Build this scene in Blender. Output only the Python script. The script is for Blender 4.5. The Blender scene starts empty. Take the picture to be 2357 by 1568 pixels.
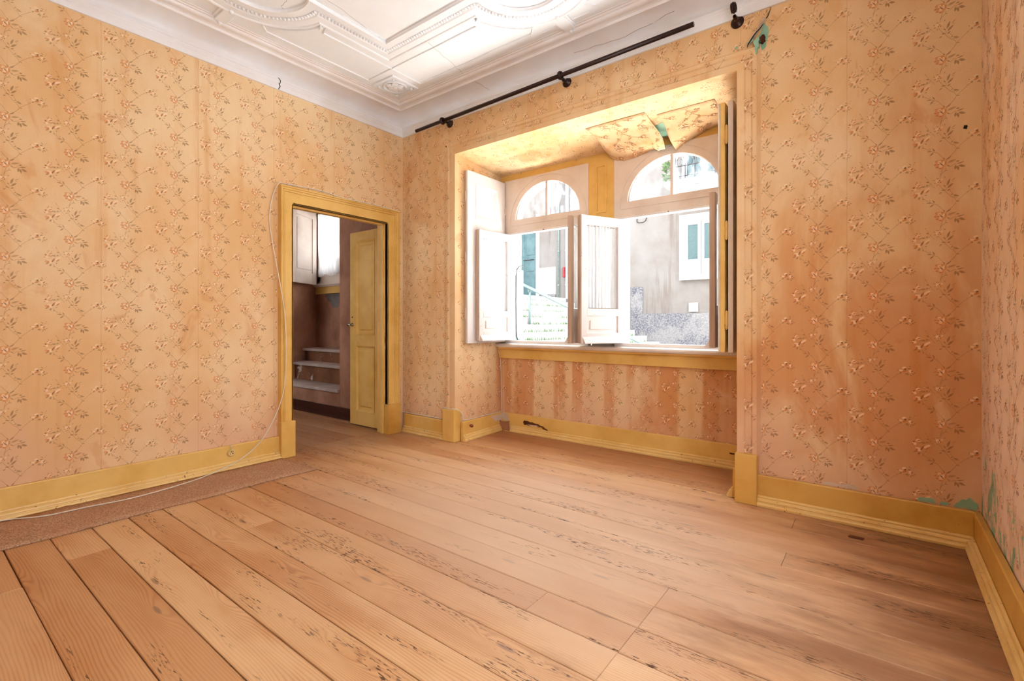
import bpy, math, random
import numpy as np
from mathutils import Vector, Matrix, Euler

random.seed(7)
SC = bpy.context.scene
COL = SC.collection

# ------------------------------------------------------------------ camera, sky, sun, exposure
F, CX, HY, H, D0 = 1107.0, 1178.5, 745.0, 1.068, 4.83       # calibrated on the 2357 x 1568 frame
TH = math.atan(847.5 / 1107.0)
SN, CS = math.sin(TH), math.cos(TH)
_u0 = (927 - CX) / F
CAM = (D0 * (SN - _u0 * CS), -D0 * (CS + _u0 * SN), H)
cam_data = bpy.data.cameras.new('camera')
cam = bpy.data.objects.new('camera', cam_data)
COL.objects.link(cam)
cam.location = CAM
cam.rotation_euler = (math.pi / 2, 0, TH)
cam_data.sensor_width = 36.0
cam_data.lens = 36.0 * F / 2357.0
cam_data.shift_y = -(784.0 - HY) / 2357.0
cam_data.clip_start = 0.02
SC.camera = cam

SKY_STRENGTH, SUN_STRENGTH, EXPOSURE = 5.9, 142.0, 0.29
world = bpy.data.worlds.new('sky')
SC.world = world
world.use_nodes = True
wbg = world.node_tree.nodes['Background']
wbg.inputs[0].default_value = (0.85, 0.93, 0.99, 1)
wbg.inputs[1].default_value = SKY_STRENGTH

sun_data = bpy.data.lights.new('sun', 'SUN')
sun_data.energy = SUN_STRENGTH
sun_data.angle = math.radians(3.0)
sun_data.color = (0.94, 0.97, 1.0)
sun = bpy.data.objects.new('sun', sun_data)
COL.objects.link(sun)
sun.location = (-6, 1.5, 12)
sun.rotation_euler = Vector((0.65, 0.0, -0.76)).to_track_quat('-Z', 'Y').to_euler()

SC.view_settings.view_transform = 'Standard'
SC.view_settings.look = 'None'
SC.view_settings.exposure = EXPOSURE
SC.view_settings.gamma = 1.0
SC.view_settings.use_curve_mapping = False
SC.cycles.use_denoising = True
SC.cycles.max_bounces = 7
SC.cycles.diffuse_bounces = 4
SC.cycles.glossy_bounces = 3
SC.cycles.use_adaptive_sampling = True
SC.cycles.adaptive_threshold = 0.08
SC.cycles.transparent_max_bounces = 16
SC.cycles.sample_clamp_indirect = 40.0
SC.cycles.caustics_reflective = False
SC.cycles.caustics_refractive = False


# ------------------------------------------------------------------ pixel -> place
def ray(x, y):
    u = (x - CX) / F
    return (-SN + u * CS, CS + u * SN, -(y - HY) / F)


def onx(x, y, X):
    d = ray(x, y); t = (X - CAM[0]) / d[0]
    return Vector((X, CAM[1] + t * d[1], H + t * d[2]))


def ony(x, y, Y):
    d = ray(x, y); t = (Y - CAM[1]) / d[1]
    return Vector((CAM[0] + t * d[0], Y, H + t * d[2]))


def onz(x, y, Z):
    d = ray(x, y); t = (Z - H) / d[2]
    return Vector((CAM[0] + t * d[0], CAM[1] + t * d[1], Z))


# ------------------------------------------------------------------ materials
def lin(r, g, b, a=1.0):
    def c(v):
        v /= 255.0
        return v / 12.92 if v <= 0.04045 else ((v + 0.055) / 1.055) ** 2.4
    return (c(r), c(g), c(b), a)


class NT:
    def __init__(self, name):
        self.m = bpy.data.materials.new(name)
        self.m.use_nodes = True
        self.t = self.m.node_tree
        self.t.nodes.clear()
        self.out = self.n('ShaderNodeOutputMaterial')

    def n(self, kind, **kw):
        nd = self.t.nodes.new(kind)
        for k, v in kw.items():
            setattr(nd, k, v)
        return nd

    def l(self, a, b):
        self.t.links.new(a, b)

    def put(self, sock, v):
        if hasattr(v, 'is_output') or isinstance(v, bpy.types.NodeSocket):
            self.l(v, sock)
        else:
            sock.default_value = v

    def math(self, op, a, b=0.0, c=None, clamp=False):
        nd = self.n('ShaderNodeMath', operation=op, use_clamp=clamp)
        self.put(nd.inputs[0], a); self.put(nd.inputs[1], b)
        if c is not None:
            self.put(nd.inputs[2], c)
        return nd.outputs[0]

    def mix(self, f, a, b, mode='MIX'):
        nd = self.n('ShaderNodeMix', data_type='RGBA', blend_type=mode)
        self.put(nd.inputs[0], f); self.put(nd.inputs[6], a); self.put(nd.inputs[7], b)
        return nd.outputs[2]

    def step(self, v, lo, hi):
        nd = self.n('ShaderNodeMapRange', interpolation_type='SMOOTHSTEP')
        self.put(nd.inputs[0], v)
        nd.inputs[1].default_value = lo; nd.inputs[2].default_value = hi
        return nd.outputs[0]

    def noise(self, vec, scale=(1, 1, 1), detail=4.0, rough=0.55, off=(0, 0, 0), distort=0.0):
        mp = self.n('ShaderNodeMapping')
        mp.inputs['Scale'].default_value = scale
        mp.inputs['Location'].default_value = off
        self.l(vec, mp.inputs[0])
        nz = self.n('ShaderNodeTexNoise')
        nz.inputs['Scale'].default_value = 1.0
        nz.inputs['Detail'].default_value = detail
        nz.inputs['Roughness'].default_value = rough
        nz.inputs['Distortion'].default_value = distort
        self.l(mp.outputs[0], nz.inputs['Vector'])
        return nz.outputs['Fac']

    def pos(self):
        return self.n('ShaderNodeNewGeometry').outputs['Position']

    def obj(self):
        return self.n('ShaderNodeTexCoord').outputs['Object']

    def xyz(self, v):
        s = self.n('ShaderNodeSeparateXYZ'); self.l(v, s.inputs[0])
        return s.outputs

    def bump(self, h, strength=0.3, dist=0.002):
        b = self.n('ShaderNodeBump')
        b.inputs['Strength'].default_value = strength
        b.inputs['Distance'].default_value = dist
        self.l(h, b.inputs['Height'])
        return b.outputs[0]

    def finish(self, color, rough=0.6, normal=None, metal=0.0, spec=0.5):
        p = self.n('ShaderNodeBsdfPrincipled')
        self.put(p.inputs['Base Color'], color)
        self.put(p.inputs['Roughness'], rough)
        p.inputs['Metallic'].default_value = metal
        p.inputs['Specular IOR Level'].default_value = spec
        if normal is not None:
            self.l(normal, p.inputs['Normal'])
        self.l(p.outputs[0], self.out.inputs[0])
        return self.m


def m_paper():
    t = NT('wallpaper')
    P = t.pos()
    z = t.xyz(P)[2]
    big = t.noise(P, (1.3, 1.3, 0.9), 5, 0.6)
    col = t.mix(t.step(big, 0.36, 0.66), lin(243, 212, 168), lin(234, 188, 134))
    streak = t.noise(P, (7, 7, 0.55), 4, 0.62, (3, 1, 0))
    col = t.mix(t.math('MULTIPLY', t.step(streak, 0.52, 0.74), 0.45), col, lin(218, 148, 80))
    blot = t.noise(P, (3.1, 3.1, 2.1), 4, 0.66, (9, 4, 2), 0.8)
    col = t.mix(t.math('MULTIPLY', t.step(blot, 0.60, 0.68), 0.28), col, lin(206, 122, 54))
    wx, wy, wz = t.xyz(P)
    damp = t.math('MULTIPLY', t.step(wx, 2.4, 3.4), t.math('MULTIPLY', t.step(wy, -0.20, -0.06), t.math('SUBTRACT', 1.0, t.step(wz, 0.4, 2.9))))
    sill_run = t.math('MULTIPLY', t.step(wy, 0.55, 0.62), t.math('SUBTRACT', 1.0, t.step(wz, 0.8, 1.0)))
    d1 = t.noise(P, (1.9, 1.9, 0.9), 5, 0.62, (14, 4, 6), 0.6)
    dm = t.step(t.math('ADD', d1, t.math('MULTIPLY', damp, 0.20)), 0.54, 0.72)
    col = t.mix(t.math('MULTIPLY', dm, t.math('ADD', 0.12, t.math('MULTIPLY', damp, 0.50))), col, lin(204, 118, 48))
    d2 = t.noise(P, (5.5, 5.5, 0.25), 3, 0.55, (2, 4, 6))
    col = t.mix(t.math('MULTIPLY', t.math('MULTIPLY', t.step(d2, 0.44, 0.56), sill_run), 0.6), col, lin(208, 122, 56))
    pale = t.noise(P, (2.3, 2.3, 1.2), 5, 0.62, (20, 7, 5), 0.5)
    col = t.mix(t.math('MULTIPLY', t.step(pale, 0.58, 0.70), 0.5), col, lin(247, 219, 180))
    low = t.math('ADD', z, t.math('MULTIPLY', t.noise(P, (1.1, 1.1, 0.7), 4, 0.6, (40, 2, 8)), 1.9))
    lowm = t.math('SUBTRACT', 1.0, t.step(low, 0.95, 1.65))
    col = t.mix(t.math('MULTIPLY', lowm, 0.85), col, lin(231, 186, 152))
    fine = t.noise(P, (230, 230, 160), 2, 0.6)
    col = t.mix(t.math('MULTIPLY', t.step(fine, 0.45, 0.75), 0.10), col, lin(150, 90, 50))
    ink = t.n('ShaderNodeAttribute', attribute_name='ink')
    fade = t.math('SUBTRACT', 1.0, t.math('MULTIPLY', t.step(pale, 0.52, 0.72), 0.25))
    col = t.mix(t.math('MULTIPLY', ink.outputs['Alpha'], fade), col, ink.outputs['Color'])
    h = t.noise(P, (1.3, 1.3, 0.9), 1, 0.5)
    return t.finish(col, 0.82, t.bump(h, 0.25, 0.024), spec=0.2)


def m_paper_right():
    t = NT('peeling_wallpaper')
    P = t.pos()
    x, y, z = t.xyz(P)
    big = t.noise(P, (1.4, 1.4, 0.9), 5, 0.6)
    col = t.mix(t.step(big, 0.36, 0.66), lin(244, 212, 180), lin(238, 192, 144))
    streak = t.noise(P, (9, 9, 0.6), 4, 0.62)
    col = t.mix(t.math('MULTIPLY', t.step(streak, 0.50, 0.72), 0.5), col, lin(230, 172, 122))
    lowm = t.math('SUBTRACT', 1.0, t.step(t.math('ADD', z, t.math('MULTIPLY', big, 1.2)), 1.0, 2.0))
    col = t.mix(lowm, col, lin(244, 214, 192))
    ink = t.n('ShaderNodeAttribute', attribute_name='ink')
    col = t.mix(ink.outputs['Alpha'], col, ink.outputs['Color'])
    peel = t.noise(P, (9, 9, 5.0), 6, 0.7, (2, 2, 2), 0.4)
    lim = t.math('ADD', peel, t.math('MULTIPLY', t.math('SUBTRACT', 0.62, z), 0.42))
    lim = t.math('ADD', lim, t.math('MULTIPLY', t.math('MINIMUM', t.math('ADD', y, 0.25), 0.0), 0.10))
    col = t.mix(t.step(lim, 0.60, 0.62), col, lin(238, 204, 176))
    col = t.mix(t.step(lim, 0.665, 0.672), col, lin(160, 190, 158))
    return t.finish(col, 0.85, t.bump(big, 0.35, 0.005), spec=0.2)


def m_paint(name, base, deep, chip, chip_amt=0.73, rough=0.42, streak=(3, 3, 3)):
    t = NT(name)
    P = t.pos()
    n1 = t.noise(P, streak, 5, 0.6)
    col = t.mix(t.step(n1, 0.38, 0.70), base, deep)
    n2 = t.noise(P, (34, 34, 34), 5, 0.72, (5, 5, 5))
    m2 = t.noise(P, (3.4, 3.4, 3.4), 3, 0.6, (11, 3, 7))
    ch = t.step(t.math('ADD', n2, t.math('MULTIPLY', m2, 0.22)), chip_amt + 0.11, chip_amt + 0.125)
    col = t.mix(ch, col, chip)
    h = t.noise(P, (50, 50, 50), 1, 0.5)
    return t.finish(col, rough, t.bump(h, 0.2, 0.0015))


def m_wood():
    t = NT('pine_boards')
    O = t.obj()
    info = t.n('ShaderNodeObjectInfo')
    off = t.n('ShaderNodeVectorMath', operation='SCALE')
    off.inputs[0].default_value = (31.0, 17.0, 0.0)
    t.l(info.outputs['Random'], off.inputs[3])
    add = t.n('ShaderNodeVectorMath', operation='ADD')
    t.l(O, add.inputs[0]); t.l(off.outputs[0], add.inputs[1])
    V = add.outputs[0]
    # knots
    mp = t.n('ShaderNodeMapping'); mp.inputs['Scale'].default_value = (1.15, 5.6, 0.0)
    t.l(V, mp.inputs[0])
    vo = t.n('ShaderNodeTexVoronoi', voronoi_dimensions='2D', feature='F1')
    vo.inputs['Scale'].default_value = 1.0
    vo.inputs['Randomness'].default_value = 1.0
    t.l(mp.outputs[0], vo.inputs['Vector'])
    dist = vo.outputs['Distance']
    swirl = t.math('POWER', t.math('SUBTRACT', 1.0, t.step(dist, 0.0, 0.42)), 2.0)
    low = t.noise(V, (0.9, 5.0, 0.0), 3, 0.5)
    yy = t.xyz(V)[1]
    ring = t.math('ADD', t.math('MULTIPLY', yy, 1.0), t.math('ADD', t.math('MULTIPLY', low, 0.085), t.math('MULTIPLY', swirl, 0.040)))
    jit = t.noise(V, (5, 40, 0.0), 3, 0.6)
    s = t.math('SINE', t.math('ADD', t.math('MULTIPLY', ring, 640.0), t.math('MULTIPLY', jit, 3.0)))
    grain = t.math('MULTIPLY', t.math('ADD', s, 1.0), 0.5)
    tone = t.noise(V, (0.8, 3.2, 0.0), 4, 0.6, (4, 9, 0))
    col = t.mix(t.step(tone, 0.35, 0.68), lin(226, 182, 136), lin(204, 148, 98))
    rnd = t.math('MULTIPLY', t.math('SUBTRACT', info.outputs['Random'], 0.5), 0.9)
    col = t.mix(t.math('ADD', 0.30, rnd, clamp=True), col, lin(188, 128, 78))
    gm = t.math('MULTIPLY', t.math('POWER', grain, 2.2), t.math('ADD', 0.12, t.math('MULTIPLY', t.step(tone, 0.3, 0.7), 0.34)))
    col = t.mix(gm, col, lin(140, 78, 38))
    kn = t.math('SUBTRACT', 1.0, t.step(dist, 0.028, 0.060))
    has = t.step(t.xyz(vo.outputs['Color'])[0], 0.45, 0.50)
    kn = t.math('MULTIPLY', kn, has)
    col = t.mix(t.math('MULTIPLY', kn, 0.62), col, lin(116, 92, 80))
    # greyish pale oval before the alcove, browner patches towards the right
    P = t.pos()
    worn = t.noise(P, (0.9, 1.6, 1), 4, 0.6, (2.4, 1.1, 0))
    px, py, pz = t.xyz(P)
    ddx = t.math('MULTIPLY', t.math('SUBTRACT', px, 2.35), 0.62)
    ddy = t.math('SUBTRACT', py, -1.0)
    rad = t.math('SQRT', t.math('ADD', t.math('MULTIPLY', ddx, ddx), t.math('MULTIPLY', ddy, ddy)))
    tread = t.math('SUBTRACT', 1.0, t.step(t.math('ADD', rad, t.math('MULTIPLY', worn, 0.9)), 0.75, 1.75))  # paler greyish oval in front of the alcove
    col = t.mix(t.math('MULTIPLY', tread, 0.55), col, lin(224, 198, 176))
    dk = t.math('ADD', t.noise(P, (1.3, 5.0, 1), 5, 0.66, (8, 8, 0)), t.math('MULTIPLY', t.math('SUBTRACT', px, 3.2), 0.30))
    col = t.mix(t.math('MULTIPLY', t.step(dk, 0.46, 0.84), 0.66), col, lin(112, 64, 38))
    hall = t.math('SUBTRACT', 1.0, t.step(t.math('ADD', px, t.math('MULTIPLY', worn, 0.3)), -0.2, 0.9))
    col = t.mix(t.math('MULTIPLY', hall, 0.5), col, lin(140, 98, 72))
    alc = t.step(t.math('ADD', py, t.math('MULTIPLY', worn, 0.3)), 0.2, 0.55)
    col = t.mix(t.math('MULTIPLY', alc, 0.5), col, lin(150, 90, 56))  # shade of the alcove floor put into the board colour
    # worm-eaten dashes that follow the grain
    dash = t.noise(V, (22, 190, 0.0), 2, 0.55, (1, 6, 0))
    zone = t.noise(V, (1.0, 7.5, 0.0), 3, 0.6, (6, 2, 0))
    worm = t.math('MULTIPLY', t.step(dash, 0.565, 0.60), t.step(zone, 0.555, 0.62))
    col = t.mix(t.math('MULTIPLY', worm, 0.9), col, lin(74, 44, 24))
    hgt = t.noise(V, (6, 120, 0.0), 1, 0.5)
    rough = t.math('ADD', 0.36, t.math('MULTIPLY', tone, 0.22))
    return t.finish(col, rough, t.bump(hgt, 0.35, 0.0015), spec=0.42)


def m_plaster(name, a, b, rough=0.75, crack=0.0, bumps=0.15):
    t = NT(name)
    P = t.pos()
    n = t.noise(P, (2.2, 2.2, 2.2), 5, 0.6)
    col = t.mix(t.step(n, 0.35, 0.7), a, b)
    if crack:
        n2 = t.noise(P, (6, 6, 4), 6, 0.7, (3, 9, 1), 0.6)
        col = t.mix(t.step(n2, 0.60, 0.63), col, (crack[0], crack[1], crack[2], 1))
    return t.finish(col, rough, t.bump(t.noise(P, (30, 30, 30), 4, 0.6), bumps, 0.003), spec=0.3)


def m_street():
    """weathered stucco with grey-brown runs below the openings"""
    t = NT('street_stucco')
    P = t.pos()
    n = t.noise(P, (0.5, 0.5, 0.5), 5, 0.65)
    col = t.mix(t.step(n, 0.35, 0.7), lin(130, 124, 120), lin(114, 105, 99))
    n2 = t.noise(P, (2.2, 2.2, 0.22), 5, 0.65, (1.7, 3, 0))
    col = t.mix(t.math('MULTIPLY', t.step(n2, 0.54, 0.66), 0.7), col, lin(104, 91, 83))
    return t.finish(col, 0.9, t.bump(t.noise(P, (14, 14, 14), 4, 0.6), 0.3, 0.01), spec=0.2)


def m_plain(name, c, rough=0.5, metal=0.0, var=0.12):
    t = NT(name)
    n = t.noise(t.pos(), (14, 14, 14), 4, 0.6)
    d = (c[0] * (1 - 2 * var), c[1] * (1 - 2 * var), c[2] * (1 - 2 * var), 1)
    return t.finish(t.mix(t.step(n, 0.35, 0.7), c, d), rough, None, metal)


def m_glass(name, tint=(1, 1, 1, 1), refl=0.06, smear=0.0, smear_col=(0.85, 0.9, 0.95, 1)):
    t = NT(name)
    tr = t.n('ShaderNodeBsdfTransparent'); tr.inputs[0].default_value = tint
    gl = t.n('ShaderNodeBsdfGlossy'); gl.inputs['Roughness'].default_value = 0.02
    fr = t.n('ShaderNodeLayerWeight'); fr.inputs[0].default_value = 0.5
    mx = t.n('ShaderNodeMixShader')
    t.l(t.math('ADD', refl, t.math('MULTIPLY', t.math('POWER', fr.outputs['Facing'], 5.0), 0.55), clamp=True), mx.inputs[0])
    t.l(tr.outputs[0], mx.inputs[1]); t.l(gl.outputs[0], mx.inputs[2])
    res = mx.outputs[0]
    if smear:
        df = t.n('ShaderNodeBsdfTranslucent'); df.inputs[0].default_value = smear_col
        m2 = t.n('ShaderNodeMixShader')
        n = t.noise(t.pos(), (9, 9, 4), 5, 0.65)
        t.l(t.math('MULTIPLY', t.step(n, 0.42, 0.7), smear), m2.inputs[0])
        t.l(res, m2.inputs[1]); t.l(df.outputs[0], m2.inputs[2])
        res = m2.outputs[0]
    t.l(res, t.out.inputs[0])
    return t.m


def m_lace(name, open_amt=0.30, c=(0.95, 0.96, 0.97, 1), through=0.22):
    t = NT(name)
    O = t.obj()
    x, y, z = t.xyz(O)
    df = t.n('ShaderNodeBsdfDiffuse'); df.inputs[0].default_value = c
    tl = t.n('ShaderNodeBsdfTranslucent'); tl.inputs[0].default_value = c
    tr = t.n('ShaderNodeBsdfTransparent')
    m1 = t.n('ShaderNodeMixShader'); m1.inputs[0].default_value = through
    t.l(df.outputs[0], m1.inputs[1]); t.l(tl.outputs[0], m1.inputs[2])
    hole = t.math('MULTIPLY', t.step(t.math('SINE', t.math('MULTIPLY', x, 420.0)), 0.0, 0.5),
                  t.step(t.math('SINE', t.math('MULTIPLY', z, 560.0)), 0.0, 0.5))
    band = t.step(t.math('SINE', t.math('MULTIPLY', x, 105.0)), -0.3, 0.4)
    fac = t.math('ADD', 0.02, t.math('MULTIPLY', t.math('MULTIPLY', hole, band), open_amt))
    m2 = t.n('ShaderNodeMixShader')
    t.l(fac, m2.inputs[0]); t.l(m1.outputs[0], m2.inputs[1]); t.l(tr.outputs[0], m2.inputs[2])
    t.l(m2.outputs[0], t.out.inputs[0])
    return t.m


def m_carpet():
    t = NT('brown_carpet')
    P = t.pos()
    n = t.noise(P, (170, 170, 170), 3, 0.75)
    n2 = t.noise(P, (5, 5, 5), 4, 0.6)
    col = t.mix(t.step(n, 0.32, 0.66), lin(140, 98, 72), lin(222, 178, 144))
    col = t.mix(t.math('MULTIPLY', t.step(n2, 0.4, 0.7), 0.35), col, lin(186, 132, 98))
    return t.finish(col, 0.95, t.bump(n, 0.8, 0.004), spec=0.1)


def m_granite():
    t = NT('speckled_stone')
    P = t.pos()
    n = t.noise(P, (26, 26, 26), 5, 0.75)
    n2 = t.noise(P, (1.4, 1.4, 1.4), 4, 0.65)
    col = t.mix(t.step(n, 0.38, 0.64), lin(76, 76, 84), lin(132, 128, 128))
    col = t.mix(t.math('MULTIPLY', t.step(n2, 0.45, 0.6), 0.45), col, lin(146, 140, 136))
    return t.finish(col, 0.85, t.bump(n, 0.3, 0.004), spec=0.25)


M = {}
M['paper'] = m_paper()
M['paper_right'] = m_paper_right()
M['yellow'] = m_paint('ochre_paint', lin(238, 195, 112), lin(222, 174, 86), lin(92, 54, 28), 0.735)
M['yellow_worn'] = m_paint('worn_ochre_paint', lin(226, 178, 92), lin(206, 150, 66), lin(84, 48, 26), 0.70)
M['yellow_foot'] = m_paint('scuffed_ochre_paint', lin(244, 208, 136), lin(230, 186, 108), lin(110, 62, 34), 0.655)
M['white_old'] = m_paint('old_white_paint', lin(232, 218, 206), lin(218, 200, 186), lin(120, 84, 60), 0.74)
M['white_clean'] = m_paint('white_paint', lin(234, 228, 226), lin(226, 216, 212), lin(150, 120, 100), 0.76)
M['white_peel'] = m_paint('peeling_white_paint', lin(234, 222, 216), lin(222, 204, 196), lin(150, 104, 78), 0.66)
M['bare_wood'] = m_paint('bare_sash_wood', lin(208, 180, 156), lin(182, 150, 126), lin(110, 80, 62), 0.70, 0.7, (20, 20, 1.2))
M['wood'] = m_wood()
M['plaster'] = m_plaster('ceiling_plaster', lin(243, 246, 250), lin(238, 240, 244))
M['cornice'] = m_plaster('cornice_plaster', lin(243, 242, 244), lin(236, 230, 228))
M['dark'] = m_plain('dark_gap', lin(30, 20, 14), 0.9)
M['crack'] = m_plain('crack_shadow', lin(96, 74, 60), 0.9)
M['iron'] = m_plain('dark_bronze', lin(58, 40, 36), 0.34, 0.55)
M['steel'] = m_plain('worn_steel', lin(190, 184, 172), 0.3, 1.0)
M['green'] = m_plaster('old_green_paint', lin(160, 196, 166), lin(140, 180, 152), 0.7)
M['cable'] = m_plain('white_cable', lin(236, 224, 208), 0.5, 0, 0.05)
M['black_cable'] = m_plain('black_cable', lin(62, 60, 64), 0.6)
M['socket'] = m_plain('yellowed_socket', lin(226, 196, 128), 0.35, 0, 0.05)
M['knob'] = m_plain('red_brown_knob', lin(140, 66, 40), 0.35)
M['rot'] = m_plaster('rotten_wood', lin(120, 66, 40), lin(70, 36, 22), 0.9, 0, 0.6)
M['brick'] = m_plaster('bare_mortar', lin(186, 128, 96), lin(140, 88, 60), 0.9, 0, 0.6)
M['rag'] = m_plaster('chalky_plaster', lin(226, 204, 186), lin(206, 176, 152), 0.9, 0, 0.6)
M['glass'] = m_glass('clear_glass', (0.98, 0.99, 1, 1), 0.05, 0.10)
M['glass_dirty'] = m_glass('smeared_glass', (0.94, 0.97, 1, 1), 0.05, 0.45)
M['glass_dark'] = m_plain('dark_window_glass', lin(62, 84, 84), 0.25, 0, 0.08)
M['lace'] = m_lace('lace_cloth')
M['sheer'] = m_lace('sheer_cloth', 0.05)
M['sheer_hall'] = m_lace('glowing_sheer_cloth', 0.10, (0.95, 0.96, 0.97, 1), 0.65)
M['carpet'] = m_carpet()
M['hall'] = m_plaster('stained_hall_plaster', lin(186, 138, 112), lin(150, 102, 78), 0.85)
M['riser'] = m_plaster('flaking_riser_plaster', lin(150, 100, 70), lin(118, 76, 52), 0.9, lin(206, 186, 170), 0.4)
M['marble'] = m_plaster('grey_marble', lin(206, 190, 178), lin(176, 158, 146), 0.5)
M['hall_base'] = m_plain('dark_red_paint', lin(66, 30, 22), 0.4)
M['hall_bare'] = m_plaster('bare_grey_render', lin(140, 132, 126), lin(100, 92, 86), 0.9, 0, 0.5)
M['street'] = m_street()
M['granite'] = m_granite()
M['kerb'] = m_plaster('pale_step_stone', lin(186, 182, 176), lin(162, 158, 152), 0.85, 0, 0.4)
M['masonry'] = m_plaster('white_masonry', lin(228, 224, 220), lin(212, 208, 202), 0.85, 0, 0.3)
M['limestone'] = m_plaster('white_bounce_stone', lin(238, 235, 228), lin(228, 224, 214), 0.8, 0, 0.4)  # kept bright for the slab that bounces sun indoors
M['pvc'] = m_plain('white_pvc', lin(176, 178, 181), 0.35, 0, 0.03)
M['door_green'] = m_paint('dark_green_paint', lin(84, 108, 110), lin(66, 90, 94), lin(120, 110, 100), 0.76, 0.5)
M['rail'] = m_plain('grey_green_metal', lin(128, 150, 146), 0.4, 0.3)
M['mint'] = m_plaster('mint_stucco', lin(196, 218, 206), lin(184, 208, 196), 0.85)
M['leaf'] = m_plain('grass_green', lin(96, 140, 70), 0.7, 0, 0.25)
M['red'] = m_plain('red_plastic', lin(150, 40, 46), 0.5)
M['plaque'] = m_plain('cream_enamel', lin(236, 222, 190), 0.5, 0, 0.04)
M['pipe'] = m_plain('pale_blue_pipe', lin(206, 216, 226), 0.5, 0, 0.05)


# ------------------------------------------------------------------ mesh builder
class MB:
    def __init__(self):
        self.v, self.f, self.s, self.c = [], [], [], None

    def add(self, verts, faces, smooth=False):
        b = len(self.v)
        self.v.extend([tuple(p) for p in verts])
        self.f.extend([tuple(i + b for i in f) for f in faces])
        self.s.extend([smooth] * len(faces))
        return self

    def box(self, x0, x1, y0, y1, z0, z1):
        return self.add([(x0, y0, z0), (x1, y0, z0), (x1, y1, z0), (x0, y1, z0), (x0, y0, z1), (x1, y0, z1), (x1, y1, z1), (x0, y1, z1)],
                        [(0, 3, 2, 1), (4, 5, 6, 7), (0, 1, 5, 4), (1, 2, 6, 5), (2, 3, 7, 6), (3, 0, 4, 7)])

    def hexa(self, p):
        """eight corners: bottom four counter-clockwise, top four above them"""
        return self.add(p, [(0, 3, 2, 1), (4, 5, 6, 7), (0, 1, 5, 4), (1, 2, 6, 5), (2, 3, 7, 6), (3, 0, 4, 7)])

    def extrude(self, poly, fn, a, b):
        """poly of 2-D points, fn(u, v, w) places them, w runs a..b"""
        n = len(poly)
        vs = [fn(u, v, a) for u, v in poly] + [fn(u, v, b) for u, v in poly]
        fs = [tuple(range(n))[::-1], tuple(range(n, 2 * n))]
        fs += [(i, (i + 1) % n, n + (i + 1) % n, n + i) for i in range(n)]
        return self.add(vs, fs)

    def ring(self, inner, outer, fn, a, b):
        """plate between two closed outlines with the same number of points"""
        n = len(inner)
        vs = [fn(u, v, a) for u, v in inner] + [fn(u, v, a) for u, v in outer] + [fn(u, v, b) for u, v in inner] + [fn(u, v, b) for u, v in outer]
        fs = []
        for i in range(n):
            j = (i + 1) % n
            fs += [(i, j, n + j, n + i), (2 * n + i, 3 * n + i, 3 * n + j, 2 * n + j), (i, 2 * n + i, 2 * n + j, j), (n + i, n + j, 3 * n + j, 3 * n + i)]
        return self.add(vs, fs)

    def tube(self, pts, r, n=8, caps=True):
        pts = [Vector(p) for p in pts]
        vs, fs = [], []
        up = Vector((0.123, 0.391, 0.91)).normalized()
        for i, p in enumerate(pts):
            d = (pts[min(i + 1, len(pts) - 1)] - pts[max(i - 1, 0)]).normalized()
            a = d.cross(up)
            if a.length < 1e-4:
                a = d.cross(Vector((1, 0, 0)))
            a.normalize(); b = d.cross(a)
            rr = r[i] if isinstance(r, (list, tuple)) else r
            for k in range(n):
                t = 2 * math.pi * k / n
                vs.append(p + a * (math.cos(t) * rr) + b * (math.sin(t) * rr))
        for i in range(len(pts) - 1):
            for k in range(n):
                k2 = (k + 1) % n
                fs.append((i * n + k, i * n + k2, (i + 1) * n + k2, (i + 1) * n + k))
        self.add(vs, fs, True)
        if caps:
            b = len(self.v) - len(vs)
            self.f.append(tuple(b + k for k in range(n))[::-1]); self.s.append(False)
            e = b + (len(pts) - 1) * n
            self.f.append(tuple(e + k for k in range(n))); self.s.append(False)
        return self

    def lathe(self, prof, o, axis, n=20):
        """prof: (radius, distance along axis)"""
        o = Vector(o); ax = Vector(axis).normalized()
        a = ax.orthogonal().normalized(); b = ax.cross(a)
        vs, fs = [], []
        for r, d in prof:
            for k in range(n):
                t = 2 * math.pi * k / n
                vs.append(o + ax * d + a * (math.cos(t) * r) + b * (math.sin(t) * r))
        for i in range(len(prof) - 1):
            for k in range(n):
                k2 = (k + 1) % n
                fs.append((i * n + k, i * n + k2, (i + 1) * n + k2, (i + 1) * n + k))
        self.add(vs, fs, True)
        return self

    def build(self, name, mat, parent=None, bevel=0.0, loc=None, rotz=0.0, recalc=True):
        me = bpy.data.meshes.new(name)
        me.from_pydata(self.v, [], self.f)
        me.polygons.foreach_set('use_smooth', self.s)
        me.materials.append(M[mat] if isinstance(mat, str) else mat)
        if recalc:
            import bmesh
            bm = bmesh.new(); bm.from_mesh(me)
            bmesh.ops.recalc_face_normals(bm, faces=bm.faces)
            bm.to_mesh(me); bm.free()
        if self.c is not None:
            at = me.attributes.new('ink', 'FLOAT_COLOR', 'POINT')
            arr = np.zeros((len(me.vertices), 4), dtype=np.float32)
            arr[len(arr) - len(self.c):] = self.c
            at.data.foreach_set('color', arr.ravel())
        me.update()
        o = bpy.data.objects.new(name, me)
        COL.objects.link(o)
        if loc is not None:
            o.location = loc
        o.rotation_euler = (0, 0, rotz)
        if parent is not None:
            o.parent = parent
        if bevel:
            md = o.modifiers.new('edge', 'BEVEL'); md.width = bevel; md.segments = 2
            md.limit_method = 'ANGLE'; md.angle_limit = math.radians(40)
        return o


def tag(o, label=None, cat=None, group=None, kind=None):
    if label: o['label'] = label
    if cat: o['category'] = cat
    if group: o['group'] = group
    if kind: o['kind'] = kind
    return o


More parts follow.
